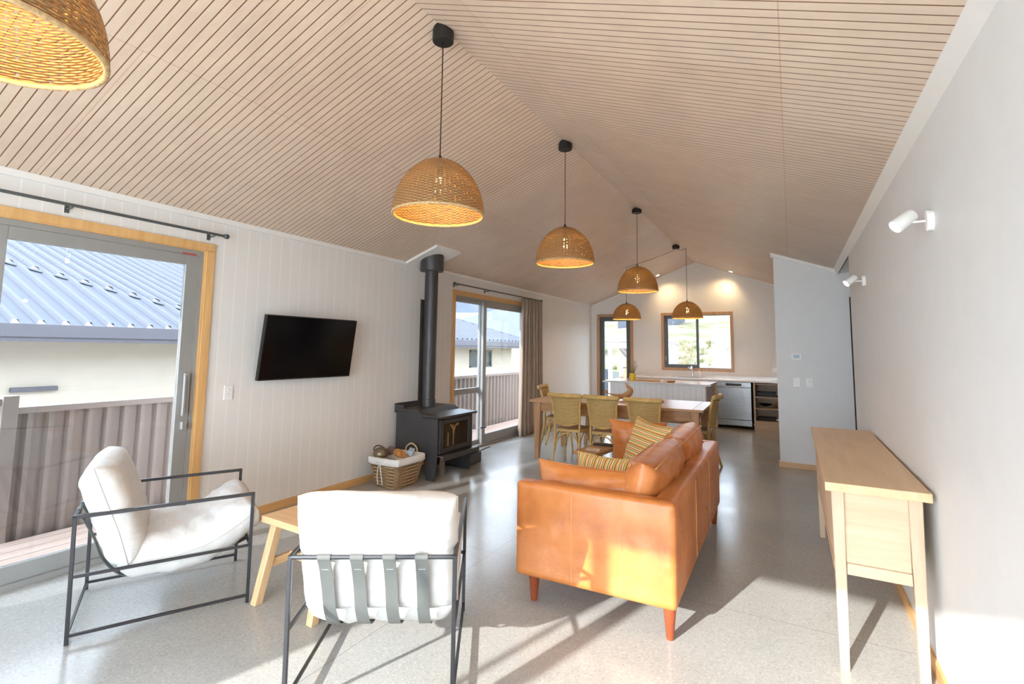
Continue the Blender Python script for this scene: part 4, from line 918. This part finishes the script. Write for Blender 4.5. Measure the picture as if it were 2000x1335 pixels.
def dchair(label, loc, rz):
    """faces +y in its own frame, backrest at y<0"""
    t = thing('dining_chair', label, 'dining chair', loc, rz, 'rattan backed bentwood dining chairs')
    bm = NB(); pts = [(x*.215*(1-.04*(y < 0)), y*.20) for x, y in ((-.85, -1), (.85, -1), (1, -.8), (1.05, 0), (1, .85), (.75, 1.05), (-.75, 1.05), (-1, .85), (-1.05, 0), (-1, -.8))]
    prism(bm, pts, 'z', .435, .465, .006); obj('seat_frame', bm, M['ratan'], t, 40)
    bm = NB(); prism(bm, [(a*.9, b*.9) for a, b in pts], 'z', .462, .47); obj('seat_panel', bm, M['seatweave'], t)
    for s in (-1, 1):
        bm = NB(); tube(bm, catmull([(s*.205, -.29, 0), (s*.19, -.235, .2), (s*.185, -.205, .44), (s*.19, -.215, .62), (s*.215, -.26, .84), (s*.225, -.28, .88)], 6), .015, 8); obj('rear_leg', bm, M['ratan'], t, True)
        bm = NB(); tube(bm, catmull([(s*.215, .215, 0), (s*.20, .19, .2), (s*.185, .175, .44)], 6), .0145, 8, radii=None); obj('front_leg', bm, M['ratan'], t, True)
    for a, b in (((-.185, -.215), (.185, -.215)), ((-.185, .185), (.185, .185)), ((-.19, -.21), (-.19, .185)), ((.19, -.21), (.19, .185))):
        A, B = Vector((*a, .2)), Vector((*b, .2)); Mi = (A+B)/2; 
        P_ = [A, A.lerp(Mi, .18)+Vector((0, 0, .13)), A.lerp(Mi, .55)+Vector((0, 0, .20)), Mi+Vector((0, 0, .222)), B.lerp(Mi, .55)+Vector((0, 0, .20)), B.lerp(Mi, .18)+Vector((0, 0, .13)), B]
        bm = NB(); tube(bm, catmull(P_, 5), .0095, 8); obj('hoop_brace', bm, M['ratan'], t, True)
    bm = NB(); lay = bm.loops.layers.uv.verify(); nx, nz = 14, 14; G = []
    for j in range(nz+1):
        g = j/nz; z = .555+.30*g; row = []
        for i in range(nx+1):
            f = i/nx*2-1; hw = .185+.03*g+.0; bow = .045*(1-f*f); zz = z-.035*(1-f*f)*(1-g)*1; y = -.212-.055*g**1.3-bow
            row.append(bm.verts.new((f*hw, y, zz)))
        G.append(row)
    for j in range(nz):
        for i in range(nx):
            f = bm.faces.new((G[j][i], G[j][i+1], G[j+1][i+1], G[j+1][i]))
            for l, (a, b) in zip(f.loops, ((i, j), (i+1, j), (i+1, j+1), (i, j+1))): l[lay].uv = (a/nx, b/nz*.35)
    pn = obj('woven_back', bm, M['rattanweave'], t, True); pn.modifiers.new('s', 'SOLIDIFY').thickness = .008
    bm = NB(); P_ = [(-.25, -.285, .895), (-.235, -.29, .88)]+[(f*.215, -.268-.05*(1-f*f)-.01, .88) for f in (-.8, -.4, 0, .4, .8)]+[(.235, -.29, .88), (.25, -.285, .895)]
    tube(bm, catmull(P_, 5), .026, 10, flat=1.1); obj('top_rail', bm, M['ratan'], t, True)
    bm = NB(); tube(bm, catmull([(f*.188, -.215-.045*(1-f*f), .555-.035*(1-f*f)) for f in (-1, -.5, 0, .5, 1)], 5), .011, 8); obj('lower_rail', bm, M['ratan'], t, True)
    return t
c0 = dchair('rattan backed dining chair with its back to the sofa, left of three', (-2.435, 6.02, 0), .04); c0.scale = (.85, 1, 1)
dup(c0, (-1.975, 6.04, 0), -.01, 'rattan backed dining chair with its back to the sofa, middle of three')
dup(c0, (-1.485, 6.02, 0), .02, 'rattan backed dining chair with its back to the sofa, right of three')
dup(c0, (-2.98, 6.92, 0), -PI/2+.15, 'rattan backed dining chair at the table end beside the curtain')
dup(c0, (-1.11, 6.78, 0), PI/2-.05, 'rattan backed dining chair at the table end nearest the dishwasher')

# small stool by the sofa with book and phone
t = thing('wooden_stool', 'small dark wooden stool holding a book between sofa and dining chairs', 'stool', (-1.80, 5.15, 0), -.12)
bm = NB(); bx(bm, -.13, .13, -.30, .30, .385, .42, .004); obj('seat', bm, M['stool'], t)
for sx in (-1, 1):
    for sy in (-1, 1): bm = NB(); taper(bm, (sx*.085, sy*.22, .385), (sx*.125, sy*.27, 0), .05, .042); obj('leg', bm, M['stoolz'], t)
for sy in (-1, 1): bm = NB(); bar(bm, (-.1, sy*.235, .17), (.1, sy*.235, .17), .03, .03); obj('stretcher', bm, M['stool'], t)
bm = NB(); bx(bm, -.07, .07, -.05, .05, 0, .012, .002); o = obj('paperback_book', bm, plain('buff_cover', (.60, .50, .38), .5, var=.3, scale=30)); o.location = (-1.80, 5.02, .42); o.rotation_euler = (0, 0, .1); tag(o, 'small buff book lying on the dark wooden stool', 'book')
bm = NB(); bx(bm, -.068, .066, -.048, .048, .003, .009); obj('pages', bm, M['cloth'], o)
bm = NB(); bx(bm, -.11, .11, -.04, .04, 0, .015, .003); o = obj('notebook', bm, M['black']); o.location = (-1.79, 5.30, .42); tag(o, 'thin black notebook lying at the far end of the wooden stool', 'notebook')

# driftwood bird
bd = thing('wooden_bird', 'carved driftwood bird ornament standing on the dining table', 'ornament', (-1.98, 6.75, .766), 0)
bm = NB(); tube(bm, catmull([(-.27, 0, .085), (-.18, 0, .07), (-.08, 0, .05), (0, 0, .06), (.06, 0, .10), (.075, 0, .15), (.04, 0, .20), (.02, 0, .23)], 6), .03, 12, radii=None)
bm.free(); bm = NB(); P_ = catmull([(-.27, 0, .085), (-.18, 0, .07), (-.08, 0, .05), (0, 0, .06), (.06, 0, .10), (.075, 0, .14), (.04, 0, .18), (.0, 0, .235)], 6); rd = [.006, .01, .032, .045, .042, .036, .024, .003]
tube(bm, P_, .03, 12, radii=[rd[min(7, i//6)]*(1-(i % 6)/6)+rd[min(7, i//6+1)]*((i % 6)/6) for i in range(len(P_))]); obj('body', bm, M['elm'], bd, True)
bm = NB(); bmesh.ops.create_icosphere(bm, subdivisions=2, radius=.026); bmesh.ops.translate(bm, vec=(-.26, 0, .10), verts=bm.verts); obj('tail_knot', bm, M['elm'], bd, True)
for s in (-1, 1): bm = NB(); tube(bm, [(.03, s*.012, .07), (.045, s*.018, 0)], .006, 8); obj('leg', bm, M['stoolz'], bd)
bm = NB(); lathe(bm, [(0, 0), (.045, 0), (.05, .02), (.04, .028), (0, .02)], 20); o = obj('wooden_dish', bm, M['elm'], None, 40); o.location = (-1.62, 6.85, .766); tag(o, 'low round wooden dish on the dining table beside the bird', 'dish')

# ------------------------------------------------------------ kitchen
IX0, IX1, IY0, IY1 = -2.78, -1.20, 8.58, 9.45
isl = thing('kitchen_island', 'white boarded kitchen island with pale stone benchtop', 'kitchen island', ((IX0+IX1)/2, (IY0+IY1)/2, 0))
iw, idp = IX1-IX0, IY1-IY0
M['boards'] = grooved('white_boarding', (.92, .93, .94), (.70, .72, .75), .09, .006, 'x', .4, .01)
bm = NB(); bx(bm, -iw/2, iw/2-.02, -idp/2, idp/2, .0, .88); obj('boarded_panel', bm, M['boards'], isl)
bm = NB(); bx(bm, iw/2-.02, iw/2, -idp/2+.0, idp/2, .0, .88); obj('end_panel', bm, plain('grey_taupe_panel', (.40, .36, .34), .5), isl)
bm = NB(); bx(bm, -iw/2-.12, iw/2+.04, -idp/2-.05, idp/2+.05, .88, .91, .003); obj('stone_top', bm, M['stone'], isl)
KY = 10.435
kb = thing('kitchen_cabinet', 'light oak base cabinets under the bench along the far wall', 'kitchen cabinet', (-2.1, KY, 0))
bm = NB(); bx(bm, -.82, .80, .02, .645, .09, .87); bx(bm, -.82, .80, .06, .645, 0, .09); obj('carcass', bm, M['cab'], kb)
for k in range(3): bm = NB(); bx(bm, -.81+k*.535, -.81+k*.535+.525, 0, .02, .10, .865, .002); obj('door', bm, M['cab'], kb)
bm = NB(); bx(bm, .80, .825, -.005, .645, 0, .87); obj('end_panel', bm, M['cab'], kb)
dw = thing('dishwasher', 'stainless steel dishwasher under the far benchtop', 'dishwasher', (-.975, KY, 0))
bm = NB(); bx(bm, -.29, .29, .02, .62, .05, .865); obj('body', bm, M['black'], dw)
bm = NB(); bx(bm, -.295, .295, -.02, .02, .175, .765, .004); obj('door', bm, M['steel'], dw)
bm = NB(); bx(bm, -.295, .295, -.022, .02, .77, .862, .003); ctl = obj('control_panel', bm, M['steel'], dw)
bm = NB(); bx(bm, -.14, .135, -.024, -.02, .795, .84); obj('display_strip', bm, M['screen'], ctl)
bm = NB(); bx(bm, -.13, .13, -.055, -.035, .765, .79, .006); bx(bm, -.13, -.11, -.04, -.01, .768, .787); bx(bm, .11, .13, -.04, -.01, .768, .787); obj('handle', bm, M['chrome'], dw)
bm = NB(); bx(bm, -.295, .295, .0, .03, .06, .165, .003); obj('kick_plate', bm, M['steel'], dw)
ks = thing('open_shelf_unit', 'open oak shelf unit at the right end of far bench', 'shelf unit', (-.10, KY, 0)); w2 = .545
bm = NB(); bx(bm, -w2, -w2+.03, 0, .62, 0, .87, .002); bx(bm, w2-.03, w2, 0, .62, 0, .87, .002); obj('side_panel', bm, M['cab'], ks)
bm = NB(); bx(bm, -w2+.03, w2-.03, .6, .615, .1, .87); obj('back_panel', bm, M['cab'], ks)
for z in (.175, .405, .615, .852): bm = NB(); bx(bm, -w2+.03, w2-.03, .005, .6, z-.018, z, .001); obj('shelf', bm, M['cab'], ks)
bm = NB(); bx(bm, -w2+.03, w2-.03, .0, .015, 0, .157); obj('plinth', bm, M['cab'], ks)
bt = thing('kitchen_benchtop', 'long pale stone benchtop along the far wall', 'benchtop', (-1.25, KY, .87))
bm = NB(); bx(bm, -1.72, 1.70, -.03, .645, 0, .03, .003); obj('slab', bm, M['stone'], bt)
bm = NB(); bx(bm, -1.72, 1.70, .63, .645, .03, .085); obj('upstand', bm, M['stone'], bt)
bm = NB(); bx(bm, -.85, -.38, .12, .5, .030, .034, .001); obj('sink', bm, M['steel'], bt)
tp = thing('mixer_tap', 'chrome mixer tap behind the sink below the window', 'tap', (-1.80, KY+.53, .901))
bm = NB(); tube(bm, catmull([(0, 0, 0), (0, 0, .12), (0, -.02, .19), (0, -.09, .21), (0, -.17, .17)], 6), .014, 10); obj('spout', bm, M['chrome'], tp, True)
bm = NB(); tube(bm, [(0, 0, .11), (-.05, 0, .17), (-.08, -.01, .2)], .008, 8); obj('lever', bm, M['chrome'], tp, True)
sb = thing('soap_bottle', 'white soap pump bottle beside the chrome tap', 'bottle', (-1.66, KY+.5, .901))
bm = NB(); lathe(bm, [(0, 0), (.032, 0), (.034, .01), (.034, .10), (.015, .125), (.012, .135), (0, .135)], 20); obj('body', bm, M['switch'], sb, 50)
bm = NB(); tube(bm, [(0, 0, .13), (0, 0, .16), (0, -.035, .16)], .006, 8); obj('pump', bm, M['switch'], sb)
# items on island
yj = thing('yellow_vase', 'yellow glass pot with green twigs on the left end of island', 'vase', (-2.50, 9.0, .91))
bm = NB(); lathe(bm, [(0, 0), (.05, 0), (.055, .01), (.055, .12), (.05, .12), (.048, .02), (0, .015)], 20); obj('pot', bm, plain('yellow_glaze', (.85, .62, .06), .2), yj, 50)
bm = NB(); r = random.Random(4)
for k in range(9): a = r.uniform(0, 6.28); tube(bm, [(0, 0, .02), (.03*math.cos(a), .03*math.sin(a), .13), (.09*math.cos(a), .09*math.sin(a), .22+r.uniform(0, .14))], .003, 5)
obj('twigs', bm, M['grass'], yj)
bm = NB(); bx(bm, -.22, .22, -.13, .13, 0, .015, .006); o = obj('chopping_board', bm, M['elm']); o.location = (-2.2, 9.0, .911); tag(o, 'flat wooden chopping board lying on the island top', 'board')
bm = NB(); lathe(bm, [(0, 0), (.05, 0), (.08, .03), (.075, .03), (.045, .006), (0, .005)], 24); o = obj('wooden_bowl', bm, M['elm'], None, 40); o.location = (-1.78, 8.75, .911); tag(o, 'shallow wooden bowl near the front edge of the island', 'bowl')
# items on the shelves
def put(name, label, cat, bm, mat, x, z, y=.25, smooth=40, rz=0):
    o = obj(name, bm, mat, None, smooth); o.location = (-.10+x, KY+y, z); o.rotation_euler = (0, 0, rz); return tag(o, label, cat)
def tray(w_, d_, h): bm = NB(); prism(bm, [(-w_/2, 0), (w_/2, 0), (w_/2+.02, h), (w_/2, h), (w_/2-.015, .008), (-w_/2+.015, .008), (-w_/2, h), (-w_/2-.02, h)], 'y', -d_/2, d_/2); bx(bm, -w_/2, w_/2, -d_/2, -d_/2+.008, 0, h); bx(bm, -w_/2, w_/2, d_/2-.008, d_/2, 0, h); return bm
put('roasting_tray', 'dark grey roasting tray on the top open shelf', 'tray', tray(.26, .34, .075), M['black'], -.34, .6155)
def bowl(r, h): bm = NB(); lathe(bm, [(0, 0), (r*.5, 0), (r, h), (r*.96, h), (r*.45, .006), (0, .006)], 24); return bm
for k in range(3): o = put('mixing_bowl', 'white mixing bowl on the top open shelf, '+('bottom of the stack', 'middle of the stack', 'uppermost white one of the stack')[k], 'bowl', bowl(.11-.012*k, .05), M['switch'], -.08, .6155+.022*k); o['group'] = 'stacked white bowls'
put('green_bowl', 'dark green bowl standing inside the white stacked bowls', 'bowl', bowl(.075, .05), plain('dark_green_glaze', (.08, .12, .07), .3), -.08, .6155+.05)
put('white_platter', 'pale oval platter on the middle open shelf', 'platter', bowl(.14, .025), M['switch'], -.36, .4055)
put('frying_pan', 'black frying pan lying on the pale platter', 'pan', bowl(.12, .04), M['black'], -.36, .4055+.026)
op = thing('casserole_pot', 'orange cast iron casserole pot on the middle open shelf', 'pot', (-.14, KY+.22, .4055))
om = plain('orange_enamel', (.80, .27, .03), .2)
bm = NB(); lathe(bm, [(0, 0), (.11, 0), (.125, .015), (.125, .085), (0, .085)], 28); obj('body', bm, om, op, 40)
bm = NB(); lathe(bm, [(.128, .085), (.12, .10), (.05, .122), (0, .124)], 28); ld = obj('lid', bm, om, op, 50)
bm = NB(); lathe(bm, [(.012, .12), (.012, .135), (.022, .142), (.018, .155), (0, .157)], 16); obj('knob', bm, M['black'], ld, True)
for s in (-1, 1): bm = NB(); tube(bm, catmull([(s*.12, -.04, .07), (s*.155, -.03, .07), (s*.155, .03, .07), (s*.12, .04, .07)], 4), .008, 8); obj('side_handle', bm, om, op, True)
put('oven_dish', 'dark shallow oven dish on the lowest open shelf', 'dish', tray(.26, .3, .05), M['black'], -.34, .1755)
put('glass_dish', 'pale glass baking dish on the lowest open shelf', 'dish', tray(.16, .26, .04), M['stone'], -.09, .1755)
